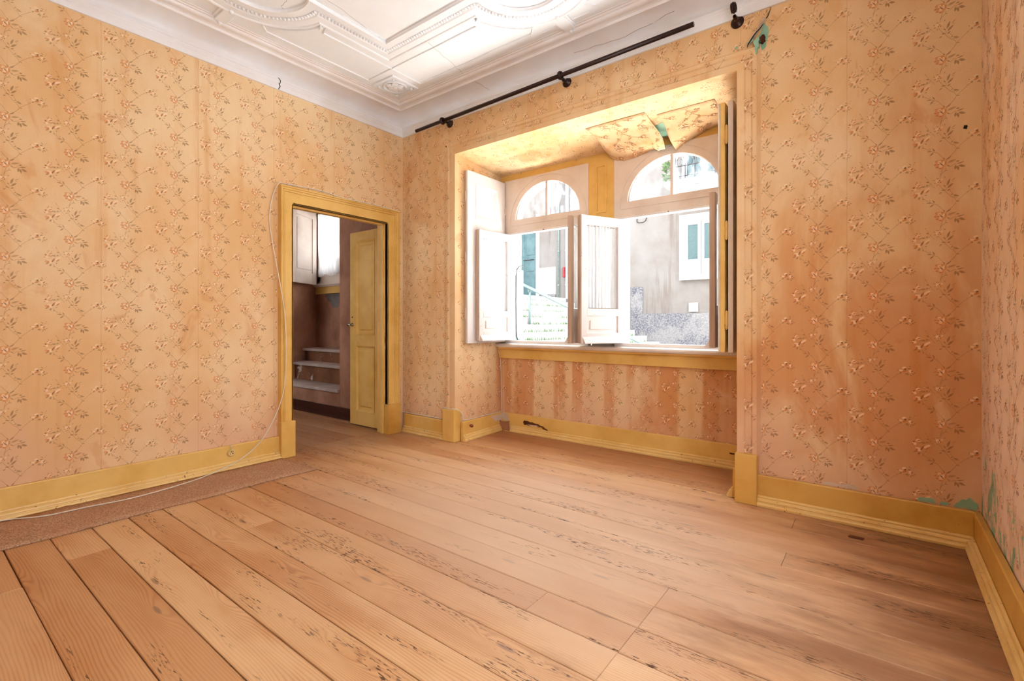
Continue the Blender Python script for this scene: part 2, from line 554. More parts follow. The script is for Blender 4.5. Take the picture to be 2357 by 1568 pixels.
def empty(name, loc=(0, 0, 0), rotz=0.0, parent=None):
    o = bpy.data.objects.new(name, None)
    o.empty_display_size = 0.05
    COL.objects.link(o); o.location = loc; o.rotation_euler = (0, 0, rotz)
    if parent is not None:
        o.parent = parent
    return o


def box(name, mat, b, parent=None, bevel=0.0):
    return MB().box(*b).build(name, mat, parent, bevel)


# ------------------------------------------------------------------ wallpaper print (one repeat, drawn as flat ink shapes)
KX, KZ, SH = 0.0001925, 0.00025, 0.2245
RX, RZ = 755, 960


def mm(x, y):
    dx, dy = x - RX, y - RZ
    return (dx * KX, -(dy + SH * dx) * KZ)


INK = {'stem': (*lin(156, 102, 64)[:3], 0.72), 'leaf': (*lin(152, 104, 68)[:3], 0.74), 'leaf2': (*lin(184, 132, 88)[:3], 0.66),
       'orange': (*lin(206, 118, 62)[:3], 0.85), 'salmon': (*lin(228, 158, 106)[:3], 0.85), 'pale': (*lin(252, 222, 184)[:3], 0.80),
       'dark': (*lin(104, 56, 36)[:3], 0.85), 'rust': (*lin(176, 90, 46)[:3], 0.85)}
ink_v, ink_f, ink_c = [], [], []


def ink_poly(pts, col, centre=True, soft=0.75):
    b = len(ink_v)
    c = INK[col]
    n = len(pts)
    cx = sum(p[0] for p in pts) / n; cy = sum(p[1] for p in pts) / n
    ink_v.append(mm(cx, cy)); ink_c.append(c)
    for p in pts:
        ink_v.append(mm(*p)); ink_c.append((c[0], c[1], c[2], c[3] * soft))
    for i in range(n):
        ink_f.append((b, b + 1 + i, b + 1 + (i + 1) % n))


def leaf(x0, y0, x1, y1, w, col='leaf'):
    dx, dy = x1 - x0, y1 - y0
    L = math.hypot(dx, dy); nx, ny = -dy / L, dx / L
    P = []
    for t, k in ((0, 0.05), (0.25, 0.42), (0.5, 0.5), (0.78, 0.3), (1, 0.02), (0.78, -0.3), (0.5, -0.5), (0.25, -0.42)):
        P.append((x0 + dx * t + nx * w * k, y0 + dy * t + ny * w * k))
    ink_poly(P, col)
    m = INK[col]
    if w > 24:      # mid-rib
        ink_poly([(x0, y0), (x0 + dx * .5 + nx * 2, y0 + dy * .5 + ny * 2), (x1, y1), (x0 + dx * .5 - nx * 2, y0 + dy * .5 - ny * 2)], 'dark', soft=0.6)


def blob(x, y, rx, ry, rot=0, col='salmon', n=8):
    c, s = math.cos(math.radians(rot)), math.sin(math.radians(rot))
    ink_poly([(x + rx * math.cos(2 * math.pi * k / n) * c - ry * math.sin(2 * math.pi * k / n) * s,
               y + rx * math.cos(2 * math.pi * k / n) * s + ry * math.sin(2 * math.pi * k / n) * c) for k in range(n)], col)


def stem(pts, w=8, col='stem'):
    for (x0, y0), (x1, y1) in zip(pts[:-1], pts[1:]):
        dx, dy = x1 - x0, y1 - y0
        L = math.hypot(dx, dy); nx, ny = -dy / L * w / 2, dx / L * w / 2
        b = len(ink_v)
        for p in ((x0 + nx, y0 + ny), (x1 + nx, y1 + ny), (x1 - nx, y1 - ny), (x0 - nx, y0 - ny)):
            ink_v.append(mm(*p)); ink_c.append((*INK[col][:3], 0.62))
        ink_f.append((b, b + 1, b + 2)); ink_f.append((b, b + 2, b + 3))


stem([(385, 620), (410, 660), (470, 690), (560, 722), (690, 750), (770, 820), (820, 860)])
stem([(845, 870), (900, 820), (970, 750), (1030, 670), (1045, 630), (1010, 580), (940, 555), (850, 480), (820, 450), (760, 400), (700, 330)])
stem([(1045, 635), (1120, 560), (1190, 490), (1260, 430), (1320, 370)], 6)
stem([(780, 1060), (750, 1150), (735, 1240)]); stem([(845, 1030), (835, 1080), (770, 1140), (745, 1195)])
stem([(520, 310), (450, 220)], 6); stem([(840, 960), (930, 1000), (1010, 940), (1050, 940)], 7)
stem([(530, 330), (600, 390), (640, 420)], 6); stem([(920, 440), (975, 500)], 6); stem([(850, 860), (855, 960)], 10)
stem([(840, 380), (855, 420), (830, 450)], 6); stem([(560, 330), (520, 390), (420, 430)], 6)
for a in ((862, 350, 928, 200, 46), (868, 402, 996, 276, 40), (865, 452, 938, 405, 26), (842, 438, 755, 452, 28), (775, 488, 712, 532, 22),
          (842, 378, 798, 342, 28), (975, 516, 1104, 528, 30), (930, 532, 988, 488, 16), (1045, 638, 1108, 624, 18), (850, 872, 948, 792, 28),
          (862, 972, 932, 998, 24), (828, 868, 786, 832, 30), (1034, 890, 1108, 868, 26), (1050, 934, 1190, 878, 24), (1080, 964, 1214, 968, 54),
          (1036, 956, 1012, 1056, 46), (1062, 966, 1082, 1060, 52), (582, 722, 462, 742, 22), (636, 722, 584, 662, 32), (616, 740, 528, 822, 28),
          (300, 690, 350, 628, 36), (545, 698, 530, 662, 12), (832, 1082, 884, 1074, 14), (460, 316, 530, 322, 26), (440, 396, 384, 446, 24),
          (508, 372, 452, 404, 22), (600, 262, 640, 278, 18), (430, 586, 482, 578, 18), (1420, 376, 1484, 332, 26), (1462, 384, 1496, 340, 20),
          (1310, 388, 1348, 350, 32), (1492, 180, 1550, 204, 20), (1560, 330, 1602, 334, 26), (1590, 296, 1650, 298, 18), (1470, 258, 1540, 226, 28),
          (1262, 322, 1292, 326, 22), (1530, 390, 1548, 340, 20)):
    leaf(*a)
for a in ((868, 930, 1046, 842, 44), (950, 240, 1042, 168, 18), (960, 252, 1016, 244, 14), (955, 546, 1084, 546, 14), (650, 232, 720, 222, 22),
          (612, 330, 660, 318, 24), (660, 380, 700, 340, 22), (1580, 206, 1600, 168, 14), (300, 470, 360, 440, 30), (330, 450, 420, 402, 26)):
    leaf(*a, col='leaf2')
# rose
for x, y, rx, ry, r, c in ((690, 925, 60, 34, -30, 'salmon'), (660, 985, 46, 30, -20, 'salmon'), (700, 1020, 52, 30, 10, 'salmon'), (770, 1030, 58, 32, -20, 'salmon'),
                           (810, 965, 42, 60, 10, 'salmon'), (770, 905, 60, 36, -15, 'salmon'), (735, 960, 46, 40, 0, 'pale'), (800, 940, 22, 44, 10, 'pale'),
                           (745, 1015, 40, 16, -10, 'pale'), (720, 918, 40, 13, -20, 'pale'), (640, 990, 32, 10, -25, 'orange'), (674, 1038, 30, 13, -10, 'orange'),
                           (742, 1052, 34, 12, -10, 'orange'), (656, 918, 26, 9, -40, 'orange'), (705, 975, 26, 10, -35, 'rust'), (760, 965, 26, 14, 20, 'dark'),
                           (735, 940, 24, 8, 30, 'rust'), (785, 985, 22, 8, -50, 'orange'), (790, 890, 38, 8, -20, 'orange'), (835, 930, 9, 40, 0, 'orange')):
    blob(x, y, rx, ry, r, c)
# lily and carnation
for x, y, rx, ry, r, c in ((480, 470, 90, 24, -38, 'pale'), (250, 605, 60, 36, -10, 'salmon'), (325, 592, 42, 28, -10, 'pale'), (272, 606, 34, 18, -40, 'orange'),
                           (250, 645, 46, 12, -35, 'leaf'), (300, 560, 60, 14, -10, 'pale'), (230, 490, 46, 34, 0, 'pale'), (310, 400, 60, 30, -20, 'pale'),
                           (215, 455, 34, 18, -35, 'orange'), (195, 512, 26, 10, -20, 'orange'), (222, 462, 14, 14, 0, 'dark'), (278, 350, 18, 14, 60, 'orange'),
                           (345, 345, 20, 10, -60, 'leaf2'), (325, 398, 46, 9, -30, 'rust'), (258, 384, 22, 9, 40, 'orange'), (300, 450, 40, 24, -20, 'salmon')):
    blob(x, y, rx, ry, r, c)
leaf(352, 580, 428, 470, 38, 'rust'); leaf(350, 584, 390, 540, 22, 'dark'); leaf(450, 548, 530, 460, 28, 'orange')
# small flower and sprig
for x, y, rx, ry, r, c in ((690, 285, 46, 36, 0, 'pale'), (770, 240, 22, 14, -40, 'pale'), (742, 296, 22, 14, -40, 'orange'), (722, 270, 14, 12, 0, 'dark'),
                           (700, 300, 16, 12, 30, 'rust'), (822, 186, 22, 8, -60, 'leaf'), (448, 222, 14, 9, 50, 'leaf'), (1395, 248, 50, 22, -25, 'pale'),
                           (1420, 272, 30, 18, -30, 'dark'), (1410, 312, 60, 16, -28, 'orange'), (1330, 318, 44, 18, -10, 'pale'), (1525, 290, 36, 34, 0, 'pale'),
                           (1552, 290, 22, 10, -20, 'dark'), (1572, 268, 18, 8, -50, 'rust'), (1560, 326, 22, 10, 10, 'orange'), (1616, 146, 9, 8, 0, 'rust'),
                           (400, 670, 10, 18, 10, 'leaf'), (1250, 430, 16, 10, 30, 'leaf2')):
    blob(x, y, rx, ry, r, c)
INK_V = np.array(ink_v); INK_F = np.array(ink_f); INK_C = np.array(ink_c, dtype=np.float32)
PX, PZ = 0.2655, 0.2565


class Paper(MB):
    """mesh builder for papered surfaces: plain faces plus the printed repeat as flat ink"""
    def __init__(self):
        super().__init__()
        self.pv, self.pf, self.pc = [], [], []
        self.np = 0

    def prints(self, u0, u1, v0, v1, place, au, av, holes=(), seam=None, alpha=1.0):
        i0 = math.floor((u0 - au) / PX) - 2; i1 = math.ceil((u1 - au) / PX) + 2
        j0 = math.floor((v0 - av) / PZ) - 3; j1 = math.ceil((v1 - av) / PZ) + 3
        for i in range(i0, i1 + 1):
            for j in range(j0, j1 + 1):
                uv = INK_V + np.array((au + i * PX, av + j * PZ + (PZ / 2 if i % 2 else 0)))
                ok = (uv[:, 0] > u0) & (uv[:, 0] < u1) & (uv[:, 1] > v0) & (uv[:, 1] < v1)
                for hu0, hu1, hv0, hv1 in holes:
                    ok &= ~((uv[:, 0] > hu0) & (uv[:, 0] < hu1) & (uv[:, 1] > hv0) & (uv[:, 1] < hv1))
                if not ok.any():
                    continue
                fk = ok[INK_F].all(axis=1)
                if not fk.any():
                    continue
                # ink layers lie a hair apart in drawing order
                lift = np.linspace(0.0004, 0.0009, len(uv))
                self.pv.append(place(uv[:, 0], uv[:, 1], lift))
                self.pf.append(INK_F[fk] + self.np)
                cc = INK_C.copy(); cc[:, 3] *= alpha
                self.pc.append(cc); self.np += len(uv)
        if seam is not None:
            k = math.ceil((u0 - seam) / (2 * PX))
            while seam + k * 2 * PX < u1:
                s = seam + k * 2 * PX; k += 1
                n = max(2, int((v1 - v0) / 0.1)); vv = np.linspace(v0, v1, n + 1)
                inside = any(h[0] < s < h[1] for h in holes)
                for a, b in zip(vv[:-1], vv[1:]):
                    if inside and any(h[0] < s < h[1] and h[2] < (a + b) / 2 < h[3] for h in holes):
                        continue
                    q = np.array([(s - .0009, a), (s + .0009, a), (s + .0009, b), (s - .0009, b)])
                    self.pv.append(place(q[:, 0], q[:, 1], np.full(4, .0003)))
                    self.pf.append(np.array([(0, 1, 2), (0, 2, 3)]) + self.np)
                    self.pc.append(np.tile(np.array([[*lin(150, 92, 50)[:3], 0.42 * alpha]], dtype=np.float32), (4, 1)))
                    self.np += 4

    def done(self, name, mat='paper', parent=None):
        import bmesh
        base = len(self.v)
        if self.pv:
            V = np.concatenate(self.pv); Fc = np.concatenate(self.pf); C = np.concatenate(self.pc)
            used = np.zeros(len(V), bool); used[Fc.ravel()] = True
            remap = np.cumsum(used) - 1
            V = V[used]; C = C[used]; Fc = remap[Fc]
            self.v.extend([tuple(p) for p in V.tolist()])
            self.f.extend([tuple(f) for f in (Fc + base).tolist()])
            self.s.extend([False] * len(Fc))
            self.c = C
        else:
            self.c = np.zeros((base, 4), dtype=np.float32)
        return self.build(name, mat, parent, recalc=False)


def pl_left(u, v, l):      # left wall, u = y
    return np.stack([l + 0 * u, u, v], 1)


def pl_win(y):
    return lambda u, v, l: np.stack([u, y - l, v], 1)


def pl_right(u, v, l):     # right wall, u = -y
    return np.stack([RWX - l, -u, v], 1)


# ================================================================== ROOM
RWX, BWY, CZ = 4.19, -3.57, 3.13       # right wall x, back wall y, ceiling z
DY0, DY1, DZ = -1.165, -0.205, 2.045   # doorway in the left wall
OX0, OX1, OZ = 0.755, 3.118, 2.602     # alcove opening in the window wall
WY = 0.655                             # plane of the window frames

# ---- floor
rows = [-0.13 - 0.1585 * k for k in range(-6, 23)]
floor = box('floor', 'dark', (-0.12, RWX + 0.12, BWY - 0.12, 0.80, -0.30, -0.022))
tag(floor, 'wide worn pine floorboards of the papered room', 'floor', kind='structure')


def plank(x0, x1, y0, y1, parent, dz=0.0):
    g = random.choice((0.0010, 0.0014, 0.0020, 0.0030)); b = 0.0026
    cx, cy = (x0 + x1) / 2, (y0 + y1) / 2
    hx, hy = (x1 - x0) / 2 - 0.0006, (y1 - y0) / 2 - g
    m = MB()
    m.add([(-hx, -hy, -.022), (hx, -hy, -.022), (hx, hy, -.022), (-hx, hy, -.022), (-hx, -hy, -b), (hx, -hy, -b), (hx, hy, -b), (-hx, hy, -b),
           (-hx + b * .4, -hy + b, 0), (hx - b * .4, -hy + b, 0), (hx - b * .4, hy - b, 0), (-hx + b * .4, hy - b, 0)],
          [(0, 3, 2, 1), (0, 1, 5, 4), (1, 2, 6, 5), (2, 3, 7, 6), (3, 0, 4, 7), (4, 5, 9, 8), (5, 6, 10, 9), (6, 7, 11, 10), (7, 4, 8, 11), (8, 9, 10, 11)])
    return m.build('plank', 'wood', parent, loc=(cx, cy, dz))


joints = {0: [3.44], 3: [3.46], 7: [3.13], 8: [3.13], 9: [2.757, 3.13], 10: [3.13], 11: [1.2], 13: [3.4], 15: [0.9], 17: [1.05], 18: [2.2], 5: [1.5], 20: [1.6]}
for k, yt in enumerate(rows):
    y1, y0 = yt, yt - 0.1585
    kk = k - 6
    if y1 < BWY or y0 > 0.66:
        continue
    y0, y1 = max(y0, BWY), min(y1, 0.66)
    if y0 >= -0.005:
        xa, xb = 0.74, OX1
    elif y1 > 0.0:
        xa, xb = 0.0, RWX
        y1a = min(y1, 0.0)
        plank(0.757, OX1, 0.0, y1, floor)
        y1 = y1a
    elif DY0 < (y0 + y1) / 2 < DY1:
        xa, xb = -0.12, RWX
    else:
        xa, xb = 0.0, RWX
    cuts = [xa] + joints.get(kk, []) + [xb]
    for a, b in zip(cuts[:-1], cuts[1:]):
        plank(a, b, y0, y1, floor, random.uniform(-0.0012, 0.0))

hall_floor = box('floor_hall', 'dark', (-4.0, -0.12, -2.6, 0.0, -0.30, -0.022))
tag(hall_floor, 'dim floorboards of the hallway beyond the door', 'floor', kind='structure')
for k, yt in enumerate(rows):
    y1, y0 = min(yt, 0.0), max(yt - 0.1585, -2.6)
    if y1 - y0 < 0.02:
        continue
    plank(-4.0, -0.12, y0, y1, hall_floor, random.uniform(-0.0012, 0.0))

# ---- left wall (papered) with the doorway
w = Paper()
w.box(-0.12, 0.0, BWY - 0.12, DY0, 0.0, 3.3)
w.box(-0.12, 0.0, DY1, 0.0, 0.0, 3.3)
w.box(-0.12, 0.0, DY0, DY1, DZ, 3.3)
w.prints(BWY, -0.002, 0.17, 2.93, pl_left, -2.765, 2.718, [(DY0 - .10, DY1 + .13, 0, 2.17)], seam=-2.355)
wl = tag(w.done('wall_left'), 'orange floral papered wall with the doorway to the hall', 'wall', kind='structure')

# ---- window wall with the deep alcove
JB = 0.735                              # alcove jamb at the back (the jambs splay a little)
w = Paper()


def plan(u, v, z):
    return (u, v, z)


w.extrude([(-0.12, 0), (OX0, 0), (JB, 0.66), (JB, 0.70), (-0.12, 0.70)], plan, -0.3, 3.3)
w.extrude([(OX1, 0), (RWX + .12, 0), (RWX + .12, 0.70), (OX1, 0.70)], plan, -0.3, 3.3)
# header with a soffit that drops slightly towards the windows
w.hexa([(OX0, 0, OZ), (OX1, 0, OZ), (OX1, 0.70, 2.555), (JB, 0.70, 2.555), (OX0, 0, 3.3), (OX1, 0, 3.3), (OX1, 0.70, 3.3), (JB, 0.70, 3.3)])
# wall under the windows
w.box(JB, OX1, WY, 0.70, 0.0, 0.86)
# papered architrave band around the opening
band = [(0, 0), (0, .030), (.040, .030), (.048, .021), (.078, .021), (.086, .028), (.108, .028), (.118, .012), (.126, 0)]
NB = len(band)


def band_ring(o, d):
    return [(OX0 - o, -d, 0.28), (OX0 - o, -d, OZ + o), (OX1 + o, -d, OZ + o), (OX1 + o, -d, 0.28)]


vs = []
for o, d in band:
    vs += band_ring(o, d)
fs = []
for i in range(NB - 1):
    for s in range(3):
        a = i * 4 + s
        fs.append((a, a + 1, a + 5, a + 4))
w.add(vs, fs)
AW, AV = 3.515, 2.624
w.prints(0.002, OX0 - .128, 0.17, 2.93, pl_win(0), AW, AV, seam=3.665)
w.prints(OX1 + .128, RWX - .002, 0.17, 2.93, pl_win(0), AW, AV, seam=3.665)
w.prints(OX0 - .128, OX1 + .128, OZ + .128, 2.93, pl_win(0), AW, AV, seam=3.665)
w.prints(OX0 - .106, OX0 - .001, 0.29, OZ + .1, pl_win(-0.029), AW, AV)
w.prints(OX1 + .001, OX1 + .106, 0.29, OZ + .1, pl_win(-0.029), AW, AV)
w.prints(OX0, OX1, OZ + .001, OZ + .106, pl_win(-0.029), AW, AV, seam=3.665)
w.prints(JB + .003, OX1 - .002, 0.17, 0.73, pl_win(WY), AW + .06, AV + .1, seam=3.03)
# alcove left jamb (u = y)
w.prints(0.004, WY - .003, 0.17, 2.55, lambda u, v, l: np.stack([OX0 + (JB - OX0) * u / 0.66 + l, u, v], 1), 0.42, AV + .05)
# soffit (u = x, v = y)
w.prints(JB + .03, OX1 - .002, 0.004, WY - .003, lambda u, v, l: np.stack([u, v, OZ + (2.555 - OZ) * v / 0.70 - l], 1), AW, 0.2, seam=3.665, alpha=0.8)
ww = tag(w.done('wall_window'), 'orange floral papered wall around the deep window alcove', 'wall', kind='structure')


def patch(name, pts, place, mat, parent, t=0.0015):
    """irregular thin flake standing just proud of a surface; pts 2-D"""
    m = MB()
    n = len(pts)
    cx = sum(p[0] for p in pts) / n; cy = sum(p[1] for p in pts) / n
    vs = [place(cx, cy, t)] + [place(a, b, t) for a, b in pts] + [place(a, b, 0) for a, b in pts]
    fs = []
    for i in range(n):
        j = (i + 1) % n
        fs += [(0, 1 + i, 1 + j), (1 + i, n + 1 + i, n + 1 + j, 1 + j)]
    m.add(vs, fs)
    return m.build(name, mat, parent, recalc=False)


def jag(pts, amp=0.006, sub=4):
    out = []
    for (a, b), (c, d) in zip(pts, pts[1:] + pts[:1]):
        for k in range(sub):
            t = k / sub
            out.append((a + (c - a) * t + random.uniform(-amp, amp) * (k > 0), b + (d - b) * t + random.uniform(-amp, amp) * (k > 0)))
    return out


def on_win(u, v, l):
    return (u, -l, v)


def on_band(u, v, l):
    return (u, -.031 - l, v)


patch('green_patch', jag([(3.262, 2.86), (3.285, 2.80), (3.280, 2.745), (3.268, 2.70), (3.250, 2.69), (3.244, 2.72), (3.236, 2.745), (3.215, 2.76), (3.245, 2.80)], .005), on_win, 'green', ww)
patch('green_patch', jag([(3.212, 2.745), (3.238, 2.76), (3.240, 2.705), (3.224, 2.66), (3.218, 2.70)], .004), on_win, 'green', ww, .0325)
patch('green_patch', jag([(3.10, 2.735), (3.125, 2.745), (3.12, 2.73)], .002), on_band, 'green', ww, .001)
patch('green_patch', jag([(3.16, 2.742), (3.215, 2.765), (3.205, 2.745)], .003), on_band, 'green', ww, .001)
patch('nail_hole', jag([(3.242, 2.755), (3.266, 2.765), (3.270, 2.735), (3.250, 2.725)], .003), on_win, 'rot', ww, .0345)
patch('torn_strip', jag([(3.275, 2.86), (3.262, 2.862), (3.176, 2.74), (3.185, 2.735)], .004), on_win, 'rag', ww, .033)
MB().tube([(3.300, -.002, 2.93), (3.285, -.004, 2.885), (3.262, -.006, 2.85), (3.240, -.012, 2.815), (3.222, -.030, 2.79), (3.205, -.034, 2.765), (3.182, -.034, 2.735), (3.177, -.033, 2.715)], [.001, .0025, .003, .003, .0035, .004, .004, .001], 5).build('crack', 'dark', ww)
patch('nail_hole', jag([(4.128, 2.025), (4.140, 2.022), (4.138, 2.004), (4.127, 2.008)], .002, 3), on_win, 'dark', ww)
patch('nail_hole', jag([(0.608, 2.715), (0.620, 2.712), (0.618, 2.700), (0.609, 2.702)], .001, 2), on_win, 'dark', ww)
for q in ([(4.09, .178), (4.175, .178), (4.178, .205), (4.150, .232), (4.115, .212)], [(3.95, .178), (4.03, .178), (4.02, .196), (3.975, .198)], [(4.04, .178), (4.075, .178), (4.07, .190), (4.045, .192)]):
    patch('green_patch', jag(q, .004, 4), on_win, 'green', ww)
patch('torn_strip', jag([(3.55, .19), (3.70, .20), (3.72, .18), (3.56, .176)], .004), on_win, 'rag', ww)


# sagging torn paper of the soffit
def flap(name, x0, x1, y0, y1, drop, curl):
    n, k = 14, 8
    vs, fs = [], []
    for i in range(n + 1):
        s = i / n
        x = x0 + (x1 - x0) * s
        for j in range(k + 1):
            t = j / k
            y = y0 + (y1 - y0) * t + curl * math.sin(3 * s + 1) * t * .04
            z = OZ + (2.555 - OZ) * min(y, .7) / 0.70 - 0.004 - drop(s) * t * t
            vs.append((x + .015 * math.sin(7 * t + 3 * s) * t, y, z))
    for i in range(n):
        for j in range(k):
            a = i * (k + 1) + j
            fs.append((a, a + 1, a + k + 2, a + k + 1))
    m = Paper()
    m.add(vs, fs, True)

    def place(u, v, l):
        s = (u - x0) / (x1 - x0); t = (v - y0) / (y1 - y0)
        y = v + curl * np.sin(3 * s + 1) * t * .04
        z = OZ + (2.555 - OZ) * np.minimum(y, .7) / 0.70 - 0.007 - np.array([drop(q) for q in s]) * t * t
        return np.stack([u + .015 * np.sin(7 * t + 3 * s) * t, y, z - l], 1)
    m.prints(x0 + .005, x1 - .005, y0 + .01, y1 - .01, place, AW, 0.2)
    o = m.done(name, 'paper', ww)
    md = o.modifiers.new('thick', 'SOLIDIFY'); md.thickness = 0.0012
    return o


flap('peeling_paper', 1.98, 2.46, 0.16, 0.63, lambda s: 0.085 + 0.05 * math.sin(s * 5.2) * (1 - s) + (0.02 if s > .85 else 0), 1.0)
flap('peeling_paper', 2.52, 2.92, 0.24, 0.64, lambda s: 0.125 * max(0, 1 - s * 1.4) ** 1.6 + 0.002, 0.6)
patch('green_patch', jag([(2.44, .40), (2.56, .36), (2.60, .62), (2.40, .63)], .01), lambda u, v, l: (u, v, OZ + (2.555 - OZ) * v / .70 - l), 'green', ww, .002)

# ---- right and back walls
w = Paper()
bw = [(-3.45, -2.45), (-2.25, -1.25)]   # two unseen tall windows added in the right wall to light the room
WZ0, WZ1 = 0.35, 2.75
ys = [BWY - .12, bw[0][0], bw[0][1], bw[1][0], bw[1][1], 0.0]
for a, b in ((0, 1), (2, 3), (4, 5)):
    w.box(RWX, RWX + 0.12, ys[a], ys[b], -0.3, 3.3)
for a, b in bw:
    w.box(RWX, RWX + 0.12, a, b, -0.3, WZ0)
    w.box(RWX, RWX + 0.12, a, b, WZ1, 3.3)
w.prints(0.002, -BWY, 0.17, 2.93, pl_right, 0.155, 2.55, [(-b - .002, -a + .002, WZ0, WZ1) for a, b in bw], seam=0.09)
tag(w.done('wall_right', 'paper_right'), 'faded floral papered wall peeling to green paint at the bottom', 'wall', kind='structure')
w = Paper()
w.box(-0.12, RWX + .12, BWY - .12, BWY, -0.3, 3.3)
w.prints(0.002, RWX - .002, 0.17, 2.93, lambda u, v, l: np.stack([u, BWY + l, v], 1), .1, 2.6, seam=.3)
tag(w.done('wall_back'), 'papered wall opposite the alcove', 'wall', kind='structure')
for i, (a, b) in enumerate(bw):
    m = MB()
    x0, x1 = RWX + .03, RWX + .08
    m.box(x0, x1, a, a + .05, WZ0, WZ1); m.box(x0, x1, b - .05, b, WZ0, WZ1)
    m.box(x0, x1, a + .05, b - .05, WZ0, WZ0 + .07); m.box(x0, x1, a + .05, b - .05, WZ1 - .06, WZ1)
    m.box(x0, x1, (a + b) / 2 - .03, (a + b) / 2 + .03, WZ0 + .07, WZ1 - .06)
    o = m.build('window_%d' % (i + 3), 'white_old')
    tag(o, 'unseen tall white window added to light the room', 'window', 'added windows in the peeling wall', kind='structure')
    for c, d in ((a + .05, (a + b) / 2 - .03), ((a + b) / 2 + .03, b - .05)):
        box('pane', 'glass', (RWX + .052, RWX + .055, c, d, WZ0 + .07, WZ1 - .06), o)

# ---- ceiling
ceil = MB()
ceil.box(-0.12, RWX + .12, BWY - .12, 0.80, CZ, 3.45)
ceil = ceil.build('ceiling', 'plaster')
tag(ceil, 'white plaster ceiling with moulded frames and rosettes', 'ceiling', kind='structure')


def rect_ring(e, z):
    return [(e, -e, z), (RWX - e, -e, z), (RWX - e, BWY + e, z), (e, BWY + e, z)]


def room_sweep(prof, name, mat, parent, smooth=False):
    vs, fs = [], []
    for e, z in prof:
        vs += rect_ring(e, z)
    for i in range(len(prof) - 1):
        for s in range(4):
            a = i * 4 + s; b = i * 4 + (s + 1) % 4
            fs.append((a, b, b + 4, a + 4))
    m = MB(); m.add(vs, fs, smooth)
    return m.build(name, mat, parent)


room_sweep([(0, 2.928), (.014, 2.928), (.016, 2.962), (.019, 2.968), (.0195, 2.974), (.024, 2.982), (.026, 2.992), (.030, 2.996), (.031, 3.008), (.020, 3.013), (.010, 3.0135)], 'cornice', 'cornice', ceil)
cove = [(.010, 3.0135)]
for k in range(0, 13):
    a = math.pi / 2 * k / 12
    cove.append((.012 + .15 * (1 - math.cos(a)), 3.030 + .082 * math.sin(a)))
room_sweep(cove, 'cove', 'cornice', ceil, True)
room_sweep([(.162, 3.112), (.162, 3.096), (.166, 3.090), (.178, 3.090), (.183, 3.096), (.185, 3.104), (.200, 3.108), (.226, 3.106), (.238, 3.108), (.244, 3.113),
            (.248, 3.121), (.262, 3.122), (.266, 3.127), (.282, 3.127), (.284, 3.132)], 'cove_lip', 'cornice', ceil)

HXc, HYc = RWX / 2, BWY / 2


def frame_path(d, n=22):
    """outline of the moulded frame, d metres inside its outer edge"""
    off = 0.765 + d
    x0, x1, y0, y1 = off, RWX - off, -off, BWY + off
    r = 0.44 - d
    q = 0.088 - d
    xo = math.sqrt(max(r * r - q * q, 0))
    a0 = math.atan2(q, xo)
    pts = []

    def arc(cx, cy, ang):
        out = []
        for k in range(n + 1):
            a = math.pi - a0 + (2 * a0 - math.pi) * k / n
            ux, uy = r * math.cos(a), r * math.sin(a)
            c, s = math.cos(ang), math.sin(ang)
            out.append((cx + ux * c - uy * s, cy + ux * s + uy * c))
        return out
    pts += [(x0, y0)] + arc(HXc, -0.853, 0) + [(x1, y0)] + arc(RWX - 0.853, HYc, -math.pi / 2) + [(x1, y1)] + arc(HXc, BWY + 0.853, math.pi) + [(x0, y1)] + arc(0.853, HYc, math.pi / 2)
    return pts


def path_sweep(prof, name, parent, pathfn):
    vs, fs = [], []
    n = None
    for d, z in prof:
        p = pathfn(d); n = len(p)
        vs += [(x, y, z) for x, y in p]
    for i in range(len(prof) - 1):
        for s in range(n):
            a = i * n + s; b = i * n + (s + 1) % n
            fs.append((a, b, b + n, a + n))
    m = MB(); m.add(vs, fs)
    return m.build(name, 'plaster', parent)


path_sweep([(0, 3.131), (0, 3.112), (.006, 3.106), (.016, 3.108), (.022, 3.114), (.070, 3.114), (.076, 3.118), (.082, 3.121), (.114, 3.121), (.118, 3.114),
            (.160, 3.114), (.166, 3.110), (.174, 3.110), (.180, 3.118), (.180, 3.131)], 'moulded_frame', ceil, frame_path)
# egg-and-dart strip
bead_path = frame_path(.097, 60)
m = MB()
acc = 0.0
for (xa, ya), (xb, yb) in zip(bead_path, bead_path[1:] + bead_path[:1]):
    L = math.hypot(xb - xa, yb - ya)
    while acc < L:
        t = acc / L
        x, y = xa + (xb - xa) * t, ya + (yb - ya) * t
        tx, ty = (xb - xa) / L, (yb - ya) / L
        vs, fs = [(x, y, 3.1065)], []
        for rr, zz in ((.7, 3.110), (1.0, 3.119)):
            for k in range(6):
                a = 2 * math.pi * k / 6
                du, dv = .0095 * math.cos(a) * rr, .014 * math.sin(a) * rr
                vs.append((x + tx * du - ty * dv, y + ty * du + tx * dv, zz))
        for k in range(6):
            fs += [(0, 1 + k, 1 + (k + 1) % 6), (1 + k, 7 + k, 7 + (k + 1) % 6, 1 + (k + 1) % 6)]
        m.add(vs, fs)
        # dart between the eggs
        ex, ey = x + tx * .0125, y + ty * .0125
        m.add([(ex - ty * .012, ey + tx * .012, 3.112), (ex + ty * .010 + tx * .003, ey - tx * .010 + ty * .003, 3.120), (ex + ty * .010 - tx * .003, ey - tx * .010 - ty * .003, 3.120)], [(0, 1, 2)])
        acc += .025
    acc -= L
tag(m.build('egg_and_dart_strip', 'plaster', ceil), kind='stuff')


